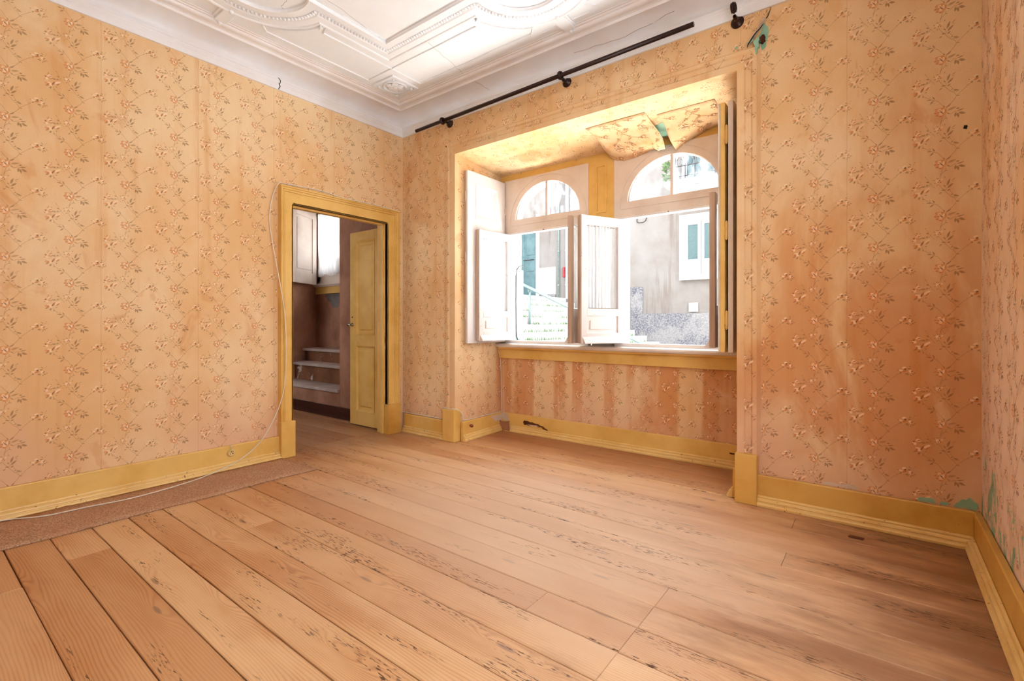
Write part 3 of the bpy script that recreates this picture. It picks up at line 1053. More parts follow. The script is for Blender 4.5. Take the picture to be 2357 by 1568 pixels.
def bead_line(pts, closed, name, w=.011, h=.008, parent=ceil):
    m = MB()
    n = len(pts)
    segs = list(zip(pts, pts[1:] + pts[:1])) if closed else list(zip(pts[:-1], pts[1:]))
    for (xa, ya), (xb, yb) in segs:
        L = math.hypot(xb - xa, yb - ya); tx, ty = (xb - xa) / L * w / 2, (yb - ya) / L * w / 2
        m.hexa([(xa - tx * .9 + ty * .5, ya - ty * .9 - tx * .5, CZ - h), (xb + tx * .9 + ty * .5, yb + ty * .9 - tx * .5, CZ - h), (xb + tx * .9 - ty * .5, yb + ty * .9 + tx * .5, CZ - h), (xa - tx * .9 - ty * .5, ya - ty * .9 + tx * .5, CZ - h),
                (xa - tx + ty, ya - ty - tx, CZ + .001), (xb + tx + ty, yb + ty - tx, CZ + .001), (xb + tx - ty, yb + ty + tx, CZ + .001), (xa - tx - ty, ya - ty + tx, CZ + .001)])
    return m.build(name, 'plaster', parent)


def sym(pts):
    """the same figure mirrored into the four quarters of the ceiling"""
    for sx in (0, 1):
        for sy in (0, 1):
            yield [(RWX - x if sx else x, BWY - y if sy else y) for x, y in pts]


px_panel = [(.675, -.372), (1.84, -.372), (1.892, -.428)]
for k in range(9):
    a = math.radians(122 + 50 * k / 8)
    px_panel.append((HXc + .48 * math.cos(a), -.853 + .48 * math.sin(a)))
px_panel += [(1.585, -.674), (.675, -.674)]
for q in sym(px_panel):
    bead_line(q, True, 'panel_fillet')
for q in sym([(1.90, -.335), (2.035, -.335), (2.035, -.40)]):
    bead_line(q, False, 'panel_fillet')
py_panel = [(.372, -.675), (.372, HYc + .255), (.428, HYc + .203)]
for k in range(9):
    a = math.radians(148 - 50 * k / 8)
    py_panel.append((.853 + .48 * math.cos(a), HYc + .48 * math.sin(a)))
py_panel += [(.674, -1.275), (.674, -.675)]
for q in sym(py_panel):
    bead_line(q, True, 'panel_fillet')
for q in sym([(.955, -.955), (.955, -1.30)]):
    bead_line(q, False, 'panel_fillet', .008, .005)


def rosette(cx, cy, sx, sy):
    r = empty('rosette', (cx, cy, CZ), parent=ceil)
    m = MB()
    m.ring([(-.115, -.115), (.115, -.115), (.115, .115), (-.115, .115)], [(-.14, -.14), (.14, -.14), (.14, .14), (-.14, .14)], lambda u, v, z: (u * sx, v * sy, z), -.012, .001)
    m.build('square_border', 'plaster', r, .003)
    m = MB()
    prof = [(.104, .001), (.104, -.014), (.098, -.019), (.090, -.017), (.086, -.004), (.03, -.003)]
    m.lathe([(a, b) for a, b in prof], (0, 0, 0), (0, 0, 1), 28)
    m.build('round_rim', 'plaster', r)
    for k in range(6):
        m = MB()
        a0 = 2 * math.pi * k / 6 + .3
        vs, fs = [(0, 0, -.010)], []
        for ring in ((.35, -.012), (.72, -.020), (1.0, -.008)):
            for q in range(5):
                a = a0 + (q - 2) * .25
                rr = .082 * ring[0] * (1 - .10 * abs(q - 2) ** 1.4 * (ring[0] > .9))
                vs.append((rr * math.cos(a), rr * math.sin(a), ring[1] - (.004 if q in (1, 3) else 0)))
        for q in range(4):
            fs.append((0, 1 + q, 2 + q))
            for lv in range(2):
                b = 1 + lv * 5 + q
                fs.append((b, b + 5, b + 6, b + 1))
        m.add(vs, fs, True)
        m.build('petal', 'plaster', r)
    m = MB(); m.lathe([(.002, -.026), (.012, -.024), (.018, -.018), (.020, -.008)], (0, 0, 0), (0, 0, 1), 12)
    m.build('flower_heart', 'plaster', r)
    for du, dv in ((-.122, -.122), (.122, -.122), (.122, .122), (-.122, .122)):
        m = MB(); m.lathe([(.001, -.026), (.008, -.024), (.013, -.012)], (du * .8, dv * .8, 0), (0, 0, 1), 10)
        m.build('stud', 'plaster', r)
    return r


for cx, cy, sx, sy in ((.462, -.468, 1, 1), (RWX - .462, -.468, -1, 1), (.462, BWY + .468, 1, -1), (RWX - .462, BWY + .468, -1, -1)):
    rosette(cx, cy, sx, sy)


def bracket_block(cx, cy, ang):
    r = empty('bracket_block', (cx, cy, CZ), ang, ceil)
    m = MB(); m.box(-.040, .040, -.075, .080, -.022, .001)
    m.build('block', 'plaster', r, .004)
    for s in (-1, 1):
        MB().box(s * .040 if s > 0 else -.058, .058 if s > 0 else -.040, -.070, .060, -.012, .001).build('side_fillet', 'plaster', r, .002)
    for v in (-.088, .094):
        m = MB(); m.lathe([(.001, -.034), (.009, -.032), (.014, -.022), (.015, .001)], (0, v, 0), (0, 0, 1), 12)
        m.build('stud', 'plaster', r)


bracket_block(HXc, -.345, 0); bracket_block(HXc, BWY + .345, math.pi)
bracket_block(.345, HYc, math.pi / 2); bracket_block(RWX - .345, HYc, -math.pi / 2)
# small triangular spandrel ornaments where straight rail meets arc
for q in sym([(1.628, -.735), (1.660, -.750), (1.640, -.700)]):
    MB().extrude(q, lambda u, v, z: (u, v, z), CZ - .022, CZ + .001).build('spandrel_leaf', 'plaster', ceil, .003)
for q in sym([(.735, -1.315), (.750, -1.345), (.700, -1.325)]):
    MB().extrude(q, lambda u, v, z: (u, v, z), CZ - .022, CZ + .001).build('spandrel_leaf', 'plaster', ceil, .003)


def crack(pts, parent, r=.0011, mat='crack', sub=7, amp=.008):
    P = []
    for a, b in zip(pts[:-1], pts[1:]):
        a, b = Vector(a), Vector(b)
        for k in range(sub):
            q = a.lerp(b, k / sub)
            if k:
                q += Vector((random.uniform(-amp, amp), random.uniform(-amp, amp), 0))
            P.append(q)
    P.append(Vector(pts[-1]))
    MB().tube(P, r, 4).build('crack', mat, parent)


z = CZ
crack([(1.02, -1.5, z), (.94, -.95, z)], ceil, .0008); crack([(1.18, -.76, z), (1.10, -.38, z), (1.08, -.28, z)], ceil, .0008)
crack([(.90, -1.62, z), (.72, -1.60, z), (.60, -1.50, z)], ceil, .0008)
crack([(.015, -1.262, 2.929), (.018, -1.252, 2.955), (.020, -1.262, 2.97), (.026, -1.252, 2.985), (.031, -1.258, 3.0), (.030, -1.275, 3.011)], ceil, .0035, 'dark', 4, .002)
crack([(1.12, -.165, 3.09), (1.16, -.03, 3.06)], ceil, .0008)
crack([(2.0, -.05, 3.08), (2.4, -.03, 3.065), (2.75, -.06, 3.09)], ceil, .0009)

# ---- skirting
SK = [(.0035, 0), (.030, 0), (.030, .169), (.027, .176), (.0035, .173)]
FT = [(.0305, 0), (.064, 0), (.066, .012), (.062, .020), (.052, .022), (.051, .027), (.056, .031), (.054, .039), (.044, .043), (.039, .043), (.039, .047), (.043, .050), (.041, .056), (.034, .059), (.0305, .056)]


def skirting(name, a, b, nrm, ma, mb, label, mats=('yellow', 'yellow_foot')):
    """board and foot moulding along a -> b, standing off along nrm; ma / mb mitre the ends"""
    a, b, nrm = Vector((a[0], a[1], 0)), Vector((b[0], b[1], 0)), Vector((nrm[0], nrm[1], 0))
    d = (b - a).normalized()
    root = empty(name)
    tag(root, label, 'baseboard', kind='structure')
    for nm, prof, mt in (('board', SK, mats[0]), ('foot_moulding', FT, mats[1])):
        m = MB()
        n = len(prof)
        vs = [a + nrm * e + d * (ma * e) + Vector((0, 0, z)) for e, z in prof] + [b + nrm * e - d * (mb * e) + Vector((0, 0, z)) for e, z in prof]
        fs = [tuple(range(n)), tuple(range(n, 2 * n))[::-1]] + [(i, n + i, n + (i + 1) % n, (i + 1) % n) for i in range(n)]
        m.add(vs, fs)
        m.build(nm, mt, root, .002 if nm == 'board' else 0)
    return root


bl = skirting('baseboard_left', (0, BWY), (0, -1.262), (1, 0), 1, 0, 'ochre skirting board along the left wall behind the carpet strip')
skirting('baseboard_corner', (0.06, 0), (OX0 - .115, 0), (0, -1), 0, 0, 'short ochre skirting board between door frame and alcove')
ba = skirting('baseboard_alcove', (JB, WY), (OX1, WY), (0, -1), 1, 1, 'long ochre skirting board with rot holes under the windows')
bj = skirting('baseboard_jamb', (OX0 + .022, 0.02), (JB + .004, WY), (1, 0), 0, 1, 'short scuffed ochre skirting on the alcove side wall')
skirting('baseboard_jamb_right', (OX1, -.0), (OX1, WY), (-1, 0), 0, 1, 'ochre skirting on the hidden side wall of the alcove')
skirting('baseboard_window', (OX1 + .110, 0), (RWX, 0), (0, -1), 0, 1, 'worn ochre skirting board right of the alcove', ('yellow_worn', 'yellow_foot'))
skirting('baseboard_right', (RWX, 0), (RWX, BWY), (-1, 0), 1, 1, 'cracked ochre skirting board under the peeling wall', ('yellow_worn', 'yellow_foot'))
skirting('baseboard_back', (0, BWY), (RWX, BWY), (0, 1), 1, 1, 'ochre skirting board along the back wall')
# rot and gaps in the alcove skirting


def on_alc(u, v, l):
    return (u, WY - .030 - l, v)


patch('rot_hole', jag([(1.045, .118), (1.10, .122), (1.20, .108), (1.27, .095), (1.29, .085), (1.20, .085), (1.12, .078), (1.05, .080)], .007), on_alc, 'rot', ba, .0012)
patch('rot_hole', jag([(1.24, .092), (1.29, .085), (1.33, .058), (1.28, .066)], .006), on_alc, 'rot', ba, .0012)
patch('chipped_paint', jag([(1.08, .088), (1.20, .094), (1.24, .086), (1.12, .080)], .004), on_alc, 'rag', ba, .0020)
patch('bare_mortar', jag([(.77, .10), (.90, .105), (.90, .004), (.77, .004)], .010), lambda u, v, l: (u, WY - .0645 - l, v), 'brick', ba, .002)
patch('bare_mortar', jag([(.77, .175), (.86, .16), (.87, .10), (.77, .11)], .010), on_alc, 'rag', ba, .003)
patch('rot_hole', jag([(2.92, .115), (2.98, .118), (3.0, .108), (2.94, .103)], .003), on_alc, 'rot', ba, .0012)
patch('chipped_paint', jag([(.45, .165), (.62, .155), (.62, .08), (.50, .11)], .012), lambda u, v, l: (OX0 + .022 + (JB + .004 - OX0 - .022) * u / WY + .031 + l, u, v), 'rag', bj, .001)

# plinth blocks at the foot of the papered architrave
for i, (x0, x1) in enumerate(((OX0 - .122, OX0 + .022), (OX1 - .004, OX1 + .116))):
    m = MB()
    m.box(x0, x1, -.068, .022 if i == 0 else .10, 0, .292)
    o = m.build('trim_%d' % (i + 1), 'yellow' if i == 0 else 'yellow_worn', None, .004)
    tag(o, ('ochre plinth block at the foot of the alcove, beside the door', 'ochre plinth block at the foot of the alcove, beside the worn skirting')[i], 'trim', kind='structure')

# ---- door casing
casing = empty('trim_3')
tag(casing, 'ochre moulded door casing with plinth blocks', 'trim', kind='structure')
CO0, CO1, CI0, CI1, CT0, CT1 = -1.262, -0.078, -1.155, -0.215, 2.035, 2.172
cprof = [(0, .000), (0, .034), (.066, .034), (.067, .030), (.071, .030), (.072, .038), (.080, .041), (.081, .037), (.084, .037), (.085, .046), (.093, .050), (.094, .046), (.096, .046), (.097, .056), (.104, .057), (.107, .050), (.107, 0)]


def case_ring(o, x):
    k = (CI0 - CO0) / .107
    ky = (CO1 - CI1) / .107
    kz = (CT1 - CT0) / .107
    return [(x, CI0 - o * k, 0.0), (x, CI0 - o * k, CT0 + o * kz), (x, CI1 + o * ky, CT0 + o * kz), (x, CI1 + o * ky, 0.0)]


for nm, seg in (('jamb_moulding', 0), ('head_moulding', 1), ('jamb_moulding', 2)):
    vs, fs = [], []
    for o, x in cprof:
        r = case_ring(o, x)
        vs += [r[seg], r[seg + 1]]
    for i in range(len(cprof) - 1):
        fs.append((2 * i, 2 * i + 1, 2 * i + 3, 2 * i + 2))
    m = MB(); m.add(vs, fs)
    m.build(nm, 'yellow', casing)
for y0, y1 in ((CO0 - .004, CI0 + .006), (CI1 - .010, CO1 + .006)):
    MB().box(0, .066, y0, y1, 0, .288).build('plinth_block', 'yellow_worn' if y0 > -1 else 'yellow', casing, .004)
# lining of the reveal with a rebate
MB().box(-.125, .034, DY0 - .002, CI0, 0, CT0).build('lining', 'yellow', casing, .002)
MB().box(-.125, .034, CI1, DY1 + .002, 0, CT0).build('lining', 'yellow', casing, .002)
MB().box(-.125, .034, CI0, CI1, CT0, DZ + .002).build('lining', 'yellow', casing, .002)
MB().box(-.060, -.020, CI0, CI0 + .014, 0, CT0).build('door_stop', 'yellow', casing, .002)
MB().box(-.060, -.020, CI1 - .014, CI1, 0, CT0).build('door_stop', 'yellow', casing, .002)
MB().box(-.060, -.020, CI0, CI1, CT0 - .014, CT0).build('door_stop', 'yellow', casing, .002)
patch('chipped_paint', jag([(-.006, .98), (.012, .97), (.014, .86), (.004, .84), (-.004, .88)], .003), lambda u, v, l: (u, CI1 - l, v), 'rot', casing, .001)

# ---- door leaf, swung back into the hall
DX1, DX0, DF, DB = -.128, -.665, -.156, -.116
door = empty('door_1')
tag(door, 'ochre panelled door leaf standing open into the hall', 'door', kind='structure')
UP, LP_, PXa, PXb = (.950, 1.930), (.155, .835), -.555, -.245
m = MB()
m.box(DX0, PXa, DF, DB, .012, 2.025); m.box(PXb, DX1, DF, DB, .012, 2.025)
m.box(PXa, PXb, DF, DB, .012, LP_[0]); m.box(PXa, PXb, DF, DB, LP_[1], UP[0]); m.box(PXa, PXb, DF, DB, UP[1], 2.025)
m.build('stiles_and_rails', 'yellow', door, .0015)
for z0, z1 in (UP, LP_):
    m = MB()
    m.box(PXa, PXb, DF + .016, DB - .012, z0, z1)
    fr = [(PXa, z0), (PXb, z0), (PXb, z1), (PXa, z1)]
    ins = lambda e: [(PXa + e, z0 + e), (PXb - e, z0 + e), (PXb - e, z1 - e), (PXa + e, z1 - e)]
    for (e0, d0), (e1, d1) in (((0, -.004), (.020, .014)), ((.046, .016), (.060, .006))):
        A, B = ins(e0), ins(e1)
        m.add([(u, DF + d0, v) for u, v in A] + [(u, DF + d1, v) for u, v in B], [(i, (i + 1) % 4, 4 + (i + 1) % 4, 4 + i) for i in range(4)])
    B = ins(.060)
    m.add([(u, DF + .006, v) for u, v in B], [(0, 1, 2, 3)])
    m.build('panel', 'yellow', door)
h = empty('door_knob', (-.628, DF, 1.055), parent=door)
MB().lathe([(.019, 0), (.019, -.004), (.009, -.006), (.008, -.022), (.016, -.030), (.019, -.040), (.015, -.050), (.001, -.052)], (0, 0, 0), (0, 1, 0), 18).build('grip', 'steel', h)
MB().lathe([(.008, .001), (.008, -.002), (.0045, -.003), (.001, -.0031)], (-.625, DF, 1.135), (0, 1, 0), 12).build('keyhole', 'dark', door)
for zz in (.22, 1.05, 1.86):
    hg = empty('hinge', (-.110, -.150, zz), parent=door)
    MB().lathe([(.001, -.058), (.005, -.055), (.0075, -.048), (.0075, .048), (.005, .055), (.001, .058)], (0, 0, 0), (0, 0, 1), 10).build('pin', 'yellow', hg)
    MB().box(-.024, 0.0, -.006, .004, -.002, .045).build('leaf_plate', 'yellow', hg)
    MB().box(0.0, .018, -.006, .004, -.045, .002).build('frame_plate', 'yellow', hg)

# ================================================================== WINDOWS
frame_back = empty('trim_4')
tag(frame_back, 'ochre timber surround framing both arched windows', 'trim', kind='structure')
FY0, FY1 = WY, WY + .05
MB().box(JB, .800, FY0, FY1, .86, 2.60).build('side_post', 'yellow', frame_back, .002)
MB().box(2.955, OX1, FY0, FY1, .86, 2.60).build('side_post', 'yellow', frame_back, .002)
MB().box(.800, 2.955, FY0, FY1, 2.497, 2.60).build('head_board', 'yellow', frame_back, .002)
o = MB().box(1.742, 1.996, FY0 - .004, FY1, .90, 2.497).build('mullion_post', 'yellow', frame_back, .002)
m = MB()
m.ring([(1.832, 2.052), (1.907, 2.052), (1.907, 2.44), (1.832, 2.44)], [(1.817, 2.037), (1.922, 2.037), (1.922, 2.455), (1.817, 2.455)], lambda u, v, y: (u, y, v), FY0 - .018, FY0)
m.build('panel_moulding', 'yellow', frame_back, .003)
sill = MB()
sp = [(WY + .045, .832), (.575, .832), (.566, .838), (.562, .850), (.566, .864), (.578, .870), (WY - .02, .874), (WY + .045, .874)]
sill.extrude(sp, lambda u, v, x: (x, u, v), JB + .006, OX1 - .002)
sill.build('sill', 'white_old', frame_back)
MB().extrude([(.60, .812), (.588, .820), (.584, .833), (WY, .833), (WY, .812)], lambda u, v, x: (x, u, v), JB + .006, OX1 - .002).build('sill_moulding', 'yellow', frame_back)
MB().box(JB + .004, OX1 - .002, .622, WY, .722, .812).build('apron_board', 'yellow', frame_back, .003)
for xx, zz in ((1.0, 2.545), (1.62, 2.548), (2.62, 2.545)):
    nl = MB(); nl.tube([(xx, FY0, zz), (xx, FY0 - .012, zz + .002), (xx + .004, FY0 - .013, zz + .012)], .0022, 6); nl.build('curtain_nail', 'steel', frame_back)


def arch(cx, half, z0, rise, n=24, base=None):
    """closed outline: flat bottom, half ellipse on top"""
    pts = [(cx - half, base if base is not None else z0), (cx, base if base is not None else z0), (cx + half, base if base is not None else z0)]
    for k in range(n + 1):
        a = math.pi * k / n
        pts.append((cx + half * math.cos(a), z0 + rise * math.sin(a)))
    return pts


def to_rect(pts, cx, cz, x0, x1, z0, z1):
    out = []
    for i, (x, y) in enumerate(pts):
        dx, dz = x - cx, y - cz
        ts = []
        if dx > 1e-9: ts.append((x1 - cx) / dx)
        if dx < -1e-9: ts.append((x0 - cx) / dx)
        if dz > 1e-9: ts.append((z1 - cz) / dz)
        if dz < -1e-9: ts.append((z0 - cz) / dz)
        t = min(ts)
        out.append((cx + dx * t, cz + dz * t))
    # snap the nearest points onto the corners
    for c in ((x0, z0), (x1, z0), (x0, z1), (x1, z1)):
        k = min(range(len(out)), key=lambda q: (out[q][0] - c[0]) ** 2 + (out[q][1] - c[1]) ** 2)
        out[k] = c
    return out


XZ = lambda u, v, y: (u, y, v)


def sash(name, parent, hinge, u, width, mirror):
    """opening casement; local x runs from hinge to free edge, local y = outer (weather) side"""
    ang = math.atan2(u[1], u[0])
    s = -1 if mirror else 1
    r = empty(name, (hinge[0], hinge[1], 0.905), ang, parent)
    W, Hh, T = width, 1.045, .036
    Y = lambda y0, y1: (min(s * y0, s * y1), max(s * y0, s * y1))
    st = .056
    MB().box(0, st, *Y(-T / 2, T / 2), 0, Hh).build('hinge_stile', 'white_peel', r, .003)
    MB().box(W - st, W, *Y(-T / 2, T / 2), 0, Hh).build('meeting_stile', 'bare_wood' if mirror else 'white_peel', r, .003)
    if not mirror:
        MB().box(W, W + .010, *Y(-T / 2 - .004, T / 2 - .010), .004, Hh - .004).build('cover_strip', 'bare_wood', r, .002)
    MB().box(st, W - st, *Y(-T / 2, T / 2), Hh - .072, Hh).build('top_rail', 'white_peel', r, .003)
    MB().box(st, W - st, *Y(-T / 2, T / 2), .225, .285).build('lock_rail', 'white_peel', r, .003)
    MB().box(st, W - st, *Y(-T / 2, T / 2), 0, .085).build('bottom_rail', 'white_peel', r, .003)
    MB().box(st, W - st, *Y(-.008, .006), .085, .225).build('panel', 'white_peel', r)
    MB().box(st + .035, W - st - .035, *Y(.006, .013), .115, .190).build('raised_field', 'white_peel', r, .004)
    m = MB()
    m.extrude([(T / 2, .055), (T / 2 + .034, .008), (T / 2 + .034, .0), (T / 2, .0)], lambda y, z, x: (x, s * y, z), .012, W - .012)
    m.build('drip_moulding', 'white_peel', r)
    MB().box(st, W - st, *Y(.002, .005), .285, Hh - .072).build('pane', 'glass', r)
    for zz in (.16, .88):
        MB().lathe([(.001, -.045), (.006, -.042), (.006, .042), (.001, .045)], (-.002, -s * .014, zz), (0, 0, 1), 8).build('hinge', 'steel', r)
    return r


def window(n, x0, x1, gcx, ghalf, ox0, ox1, label):
    wd = empty('window_%d' % n)
    tag(wd, label, 'window', kind='structure')
    gz, rise = 2.092, .328
    inn = arch(gcx, ghalf, gz, rise)
    out = to_rect(inn, gcx, gz + .12, x0, x1, 1.955, 2.497)
    m = MB(); m.ring(inn, out, XZ, WY - .012, WY + .046)
    m.build('arched_board', 'white_old', wd)
    # raised arch moulding and its flat ledge
    a1, a2 = arch(gcx, ghalf + .062, gz - .045, rise + .105), arch(gcx, ghalf + .072, gz - .055, rise + .125)
    m = MB(); m.ring(a1, a2, XZ, WY - .019, WY - .011); m.build('arch_moulding', 'white_old', wd)
    b1, b2 = arch(gcx, ghalf - .012, gz + .008, rise - .012), arch(gcx, ghalf + .004, gz - .004, rise + .004)
    m = MB(); m.ring(b1, b2, XZ, WY + .004, WY + .034); m.build('glazing_bead', 'white_clean', wd)
    MB().box(gcx - .012, gcx + .012, WY - .006, WY + .036, gz, gz + rise).build('glazing_bar', 'white_old', wd, .003)
    for sgn in (-1, 1):
        pts = [(gcx, gz)] + [(gcx + sgn * ghalf * math.cos(math.pi / 2 * k / 10), gz + rise * math.sin(math.pi / 2 * k / 10)) for k in range(11)]
        m = MB(); m.extrude(pts, XZ, WY + .018, WY + .021)
        m.build('pane', 'glass_dirty' if sgn > 0 else 'glass', wd)
    MB().box(x0 + .01, x1 - .01, WY - .020, WY - .010, 1.952, 1.972).build('transom_drip', 'white_clean', wd, .003)
    MB().box(x0, ox0, WY - .010, WY + .046, .90, 1.955).build('frame_stile', 'white_clean', wd, .003)
    MB().box(ox1, x1, WY - .010, WY + .046, .90, 1.955).build('frame_stile', 'white_clean', wd, .003)
    MB().box(x0, x1, WY - .012, WY + .046, .873, .902).build('frame_sill', 'white_clean', wd, .004)
    MB().lathe([(.001, -.014), (.004, -.012), (.004, 0)], (gcx - .02, WY - .018, 1.962), (0, 1, 0), 8).build('catch', 'iron', wd)
    return wd


win1 = window(1, .800, 1.744, 1.295, .366, .862, 1.728, 'arched white window beside the tall panelled shutter, both casements open')
win2 = window(2, 1.994, 2.957, 2.487, .374, 2.063, 2.912, 'arched white window beside the edge-on shutter, both casements open')


def unit(a, b):
    d = Vector((b[0] - a[0], b[1] - a[1])); return d / d.length


s1 = sash('sash', win1, (.868, .640), unit((.868, .640), (.828, .20)), .440, False)
s2 = sash('sash', win1, (1.722, .640), unit((1.722, .640), (1.800, .235)), .425, True)
s3 = sash('sash', win2, (2.068, .640), unit((2.068, .640), (1.882, .250)), .430, False)
s4 = sash('sash', win2, (2.908, .640), unit((2.908, .640), (2.914, .20)), .440, True)


def sash_curtain(s, mirror, label, W, mat, seed):
    rnd = random.Random(seed)
    n, k = 70, 6
    sg = -1 if mirror else 1
    ph = rnd.uniform(0, 6)
    vs, fs = [], []
    x0, x1, z0, z1 = .052, W - .050, .290, .985
    for i in range(n + 1):
        t = i / n
        for j in range(k + 1):
            q = j / k
            yy = -.0245 + .0042 * math.sin(t * 62 + ph + .5 * math.sin(q * 3)) + .002 * math.sin(t * 23 + 2 * q)
            vs.append((x0 + (x1 - x0) * t, sg * yy, z0 + (z1 - z0) * q))
    for i in range(n):
        for j in range(k):
            a = i * (k + 1) + j
            fs.append((a, a + 1, a + k + 2, a + k + 1))
    m = MB(); m.add(vs, fs, True)
    root = m.build('lace_curtain', mat, None, recalc=False)
    root.location = s.location; root.rotation_euler = s.rotation_euler
    rd = MB(); rd.tube([(x0 - .012, sg * -.0245, .968), (x1 + .012, sg * -.0245, .968)], .003, 6)
    rd.build('curtain_wire', 'steel', root)
    tag(root, label, 'curtain', 'short curtains on the casements')
    return root


sash_curtain(s1, False, 'sheer white curtain on the open casement against the panelled shutter', .440, 'sheer', 1)
sash_curtain(s2, True, 'white curtain on the casement seen edge-on at the mullion', .425, 'lace', 2)
sash_curtain(s3, False, 'white lace curtain on the casement standing open before the mullion', .430, 'lace', 3)
sash_curtain(s4, True, 'white lace curtain on the casement edge-on beside the folded shutter', .440, 'lace', 4)


def shutter_panel(parent, a, b, T, mat, edge_mat, side, z0=.884, z1=2.482):
    """one tall panelled leaf from a (hinge) to b (free edge); side = +1/-1 face that carries the panels"""
    d = Vector((b[0] - a[0], b[1] - a[1])); W = d.length
    r = empty('leaf', (a[0], a[1], z0), math.atan2(d.y, d.x), parent)
    Hh = z1 - z0
    st = .125
    f = side
    rows_ = [(.13, .56), (.70, 1.04), (1.18, Hh - .12)]
    Y = lambda y0, y1: (min(y0 * f, y1 * f), max(y0 * f, y1 * f))
    m = MB()
    m.box(0, st, *Y(-T / 2, T / 2), 0, Hh); m.box(W - st, W, *Y(-T / 2, T / 2), 0, Hh)
    edges = [0] + [v for q in rows_ for v in q] + [Hh]
    for i in range(0, len(edges), 2):
        m.box(st, W - st, *Y(-T / 2, T / 2), edges[i], edges[i + 1])
    m.build('stiles_and_rails', mat, r, .0025)
    for q0, q1 in rows_:
        m = MB()
        m.box(st, W - st, *Y(-T / 2 + .006, T / 2 - .012), q0, q1)
        for (e0, d0), (e1, d1) in (((0, T / 2 + .004), (.026, T / 2 - .010)),):
            A = [(st + e0 - .012, q0 + e0 - .012), (W - st - e0 + .012, q0 + e0 - .012), (W - st - e0 + .012, q1 - e0 + .012), (st + e0 - .012, q1 - e0 + .012)]
            B = [(st + e1, q0 + e1), (W - st - e1, q0 + e1), (W - st - e1, q1 - e1), (st + e1, q1 - e1)]
            m.add([(u, f * d0, v) for u, v in A] + [(u, f * d1, v) for u, v in B], [(i, (i + 1) % 4, 4 + (i + 1) % 4, 4 + i) for i in range(4)])
            O_ = [(st - .014, q0 - .014), (W - st + .014, q0 - .014), (W - st + .014, q1 + .014), (st - .014, q1 + .014)]
            m.add([(u, f * (T / 2 - .001), v) for u, v in O_] + [(u, f * d0, v) for u, v in A], [(i, (i + 1) % 4, 4 + (i + 1) % 4, 4 + i) for i in range(4)])
        m.build('panel', mat, r)
    MB().box(W, W + .003, *Y(-T / 2 + .001, T / 2 - .001), .003, Hh - .003).build('edge_strip', edge_mat, r)
    return r


sh1 = empty('window_shutter', (.80, .64, .884))
tag(sh1, 'tall white panelled shutter folded against the alcove side wall beside the door', 'shutter')
def rel(root, o):
    o.location = o.location - root.location
    return o
rel(sh1, shutter_panel(sh1, (.798, .632), (.788, .092), .022, 'white_clean', 'white_old', 1))
rel(sh1, shutter_panel(sh1, (.772, .632), (.765, .092), .018, 'white_old', 'bare_wood', 1))
for zz in (1.16, 1.68, 2.24):
    MB().lathe([(.001, -.05), (.006, -.046), (.006, .046), (.001, .05)], (.779 - .80, .086 - .64, zz - .884), (0, 0, 1), 8).build('hinge', 'white_old', sh1)
for zz in (1.1, 2.2):
    MB().box(.0, .012, -.02, .015, zz - .884 - .04, zz - .884 + .04).build('hinge_plate', 'white_old', sh1)
sh2 = empty('window_shutter', (3.03, .64, .884))
tag(sh2, 'folded shutter with an ochre edge, seen edge-on beside the worn skirting', 'shutter')
rel(sh2, shutter_panel(sh2, (3.012, .632), (3.006, .096), .030, 'yellow', 'yellow', -1))
rel(sh2, shutter_panel(sh2, (3.060, .632), (3.056, .090), .030, 'white_old', 'white_old', -1))
rel(sh2, shutter_panel(sh2, (2.982, .632), (2.984, .098), .012, 'white_clean', 'white_old', -1))
for zz in (1.09, 1.66, 2.27):
    MB().lathe([(.001, -.062), (.007, -.056), (.0085, -.050), (.0085, .050), (.007, .056), (.001, .062)], (3.033 - 3.03, .082 - .64, zz - .884), (0, 0, 1), 10).build('hinge', 'yellow_worn', sh2)
    MB().box(-.022, .026, -.5525, -.5495, zz - .884 - .028, zz - .884 + .028).build('hinge_plate', 'yellow', sh2)

# ---- outer masonry of the house with the two arched openings
face = empty('wall_outer')
tag(face, 'outer house wall with two arched window openings', 'wall', kind='structure')
m = MB()
for gcx, ghalf, ox0, ox1, x0, x1 in ((1.295, .366, .842, 1.748, -.12, 1.868), (2.487, .374, 2.040, 2.934, 1.868, RWX + .12)):
    cx = (ox0 + ox1) / 2
    inn = arch(cx, (ox1 - ox0) / 2, 2.06, .40, 24, .86)
    out = to_rect(inn, cx, 1.6, x0, x1, -.6, 3.6)
    m.ring(inn, out, XZ, .701, .865)
m.build('masonry', 'masonry', face)
MB().box(.8425, .862, .705, .872, .862, 1.62).build('mint_reveal', 'mint', face, .004)
for a, b in ((.842, 1.748), (2.040, 2.934)):
    MB().box(a, b, .702, .90, .845, .872).build('outer_sill', 'kerb', face, .005)
tag(MB().tube([(.872, .86, 1.66), (.868, .80, 1.66), (.870, .752, 1.62), (.8715, .735, 1.55), (.8715, .733, 1.3), (.8718, .736, 1.05), (.8715, .742, .94), (.871, .765, .900), (.870, .85, .892)], .006, 7).build('black_cable', 'black_cable', None),
    'black cable running down the mint green outer reveal', 'cable')

